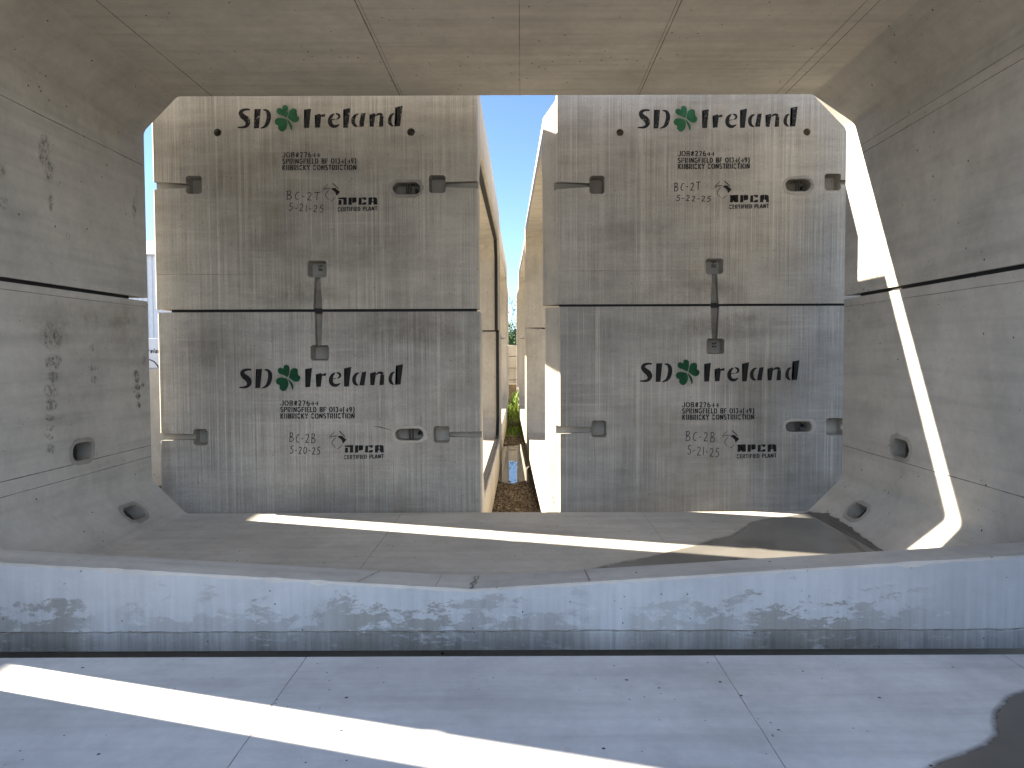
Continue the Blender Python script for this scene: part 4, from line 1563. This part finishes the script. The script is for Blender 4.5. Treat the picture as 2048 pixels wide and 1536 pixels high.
# ------------------------------------------------------------------ shrub and thin tree behind the rings
def leafy(name, x, y, z0, z1, rx, n, size, mat, label, cat, trunk):
    root = empty(name, (x, y, G))
    tag(root, label, cat)
    tb = bmesh.new()
    tips = []
    for k in range(trunk):
        p = Vector((x + random.gauss(0, 0.08), y, G))
        pts = [p]
        hh = (z1 - G) * random.uniform(0.75, 1.0)
        for s_ in range(1, 6):
            p = pts[-1] + Vector((random.gauss(0, rx * 0.10), random.gauss(0, rx * 0.10), hh / 5))
            pts.append(p)
        tube(tb, pts, [0.07 * (1 - 0.16 * i) for i in range(6)], 6)
        tips += pts[2:]
        for s_ in range(5):
            q = pts[random.randint(2, 5)]
            e = q + Vector((random.gauss(0, rx * 0.6), random.gauss(0, rx * 0.6), random.uniform(0.2, 0.9)))
            tube(tb, [q, (q + e) / 2 + Vector((0, 0, 0.1)), e], [0.025, 0.016, 0.007], 5)
            tips.append(e)
    finish('trunk', tb, M['bark'], root)
    cb_ = bmesh.new()
    for k in range(n):
        c = random.choice(tips)
        p = c + Vector((random.gauss(0, rx * 0.28), random.gauss(0, rx * 0.28), random.gauss(0, (z1 - z0) * 0.09)))
        if p.z < z0:
            p.z = z0 + random.random() * 0.4
        a = Vector((random.gauss(0, 1), random.gauss(0, 1), random.gauss(0, 1))).normalized()
        b_ = a.orthogonal().normalized()
        s_ = size * random.uniform(0.6, 1.3)
        vs = [cb_.verts.new(p + v) for v in (a * s_, b_ * s_ * 0.5, -a * s_, -b_ * s_ * 0.5)]
        cb_.faces.new(vs)
    finish('crown', cb_, mat, root, smooth=0, recalc=False)
    return root


leafy('shrub', -0.9, 44.0, 0.4, 2.75, 1.9, 5000, 0.10, M['leaf'], 'dense dark green shrub behind the stack of pale rings', 'shrub', 9)
leafy('tree', -0.55, 52.0, 2.6, 5.0, 1.3, 260, 0.07, M['leaf'], 'thin small tree with sparse leaves standing up against the sky', 'tree', 3)

# ------------------------------------------------------------------ things in the slit at the far left
wr = empty('warehouse', (-30, 52, G))
tag(wr, 'tall white metal-clad building far off beyond the left slit', 'building')
bm = bmesh.new()
xa = -46.0
k = 0
while xa < -21.0:      # corrugated cladding
    box(bm, xa, xa + 0.22, 44.96 + 0.0, 60, G, 7.45)
    box(bm, xa + 0.22, xa + 0.30, 45.02, 60, G, 7.45)
    xa += 0.30
finish('wall', bm, M['white_metal'], wr, smooth=0)
bm = bmesh.new()
loft(bm, [[(-46.2, 44.7, 7.46), (-46.2, 52.5, 9.4), (-46.2, 60.2, 7.46)], [(-20.8, 44.7, 7.46), (-20.8, 52.5, 9.4), (-20.8, 60.2, 7.46)]])
finish('roof', bm, M['white_metal'], wr, smooth=0)

tr = empty('box_truck', (-13.5, 26, G))
tag(tr, 'white lorry with dark lettering, glimpsed through the left slit', 'truck')
bm = bmesh.new()
box(bm, -16.6, -11.6, 25.0, 27.4, G + 1.5, 2.05, bev=0.03)
finish('body', bm, M['white_metal'], tr)
bm = bmesh.new()
loft(bm, [[(-16.65, 25.05, G + 0.7), (-18.4, 25.05, G + 0.7), (-18.4, 25.05, G + 1.6), (-18.0, 25.05, G + 2.6), (-16.65, 25.05, G + 2.6)],
          [(-16.65, 27.3, G + 0.7), (-18.4, 27.3, G + 0.7), (-18.4, 27.3, G + 1.6), (-18.0, 27.3, G + 2.6), (-16.65, 27.3, G + 2.6)]])
finish('cab', bm, M['white_metal'], tr)
bm = bmesh.new()
box(bm, -17.9, -16.9, 25.03, 25.046, G + 1.65, G + 2.4)
finish('window', bm, M['glass'], tr)
bm = bmesh.new()
box(bm, -16.6, -11.7, 25.4, 27.0, G + 0.75, G + 1.49)
finish('chassis', bm, M['steel'], tr)
for wx in (-17.5, -13.6, -12.4):
    for wy in (25.25, 27.1):
        bm = bmesh.new()
        tube(bm, [(wx, wy - 0.16, G + 0.5), (wx, wy + 0.16, G + 0.5)], 0.5, 24)
        finish('wheel', bm, M['black'], tr)
m = Mark(24.99)
k_ = 24.99
m_x = [oy(x_, 0, 24.99).x for x_ in (300, 320)]
L_('r', .5, [(.12, 0), (.12, .66)], [(.16, .5), (.30, .66), (.44, .62)])
L_('e', .56, arc(.28, .34, .2, .3, 0, 320, 10), [(.08, .36), (.46, .36)])
L_('l', .24, [(.12, 0), (.12, 1)])
L_('a', .56, arc(.26, .32, .18, .28, 0, 360, 10), [(.46, 0), (.46, .64)])
L_('n', .56, [(.10, 0), (.10, .64)], [(.14, .5), (.30, .64), (.42, .5), (.42, 0)])
L_('d', .56, arc(.26, .32, .18, .28, 0, 360, 10), [(.46, 0), (.46, 1)])
m.text('Ireland', 292, 706, 326, 706, 9, 1.6, STEN, 0.0, 0.15)
m.done('company_lettering', M['paint'], tr)

bm = bmesh.new()
box(bm, -0.75, 0.75, -0.55, 0.55, G, 1.28, bev=0.015)
bmesh.ops.rotate(bm, verts=bm.verts, cent=(0, 0, 0), matrix=Matrix.Rotation(radians(36), 3, 'Z'))
bmesh.ops.translate(bm, verts=bm.verts, vec=(-5.72, 12.6, 0))
tag(finish('concrete_block', bm, M['plain'], loc=(-5.72, 12.6, G)), 'sunlit cream concrete block standing in the left slit', 'block')
bm = bmesh.new()
pts = [oy(x_, y_, 24.6) for x_, y_ in ((298, 719), (304, 721), (309, 724), (315, 731), (318, 738))]
tube(bm, pts, 0.02, 6)
finish('hose', bm, M['black'], tr)
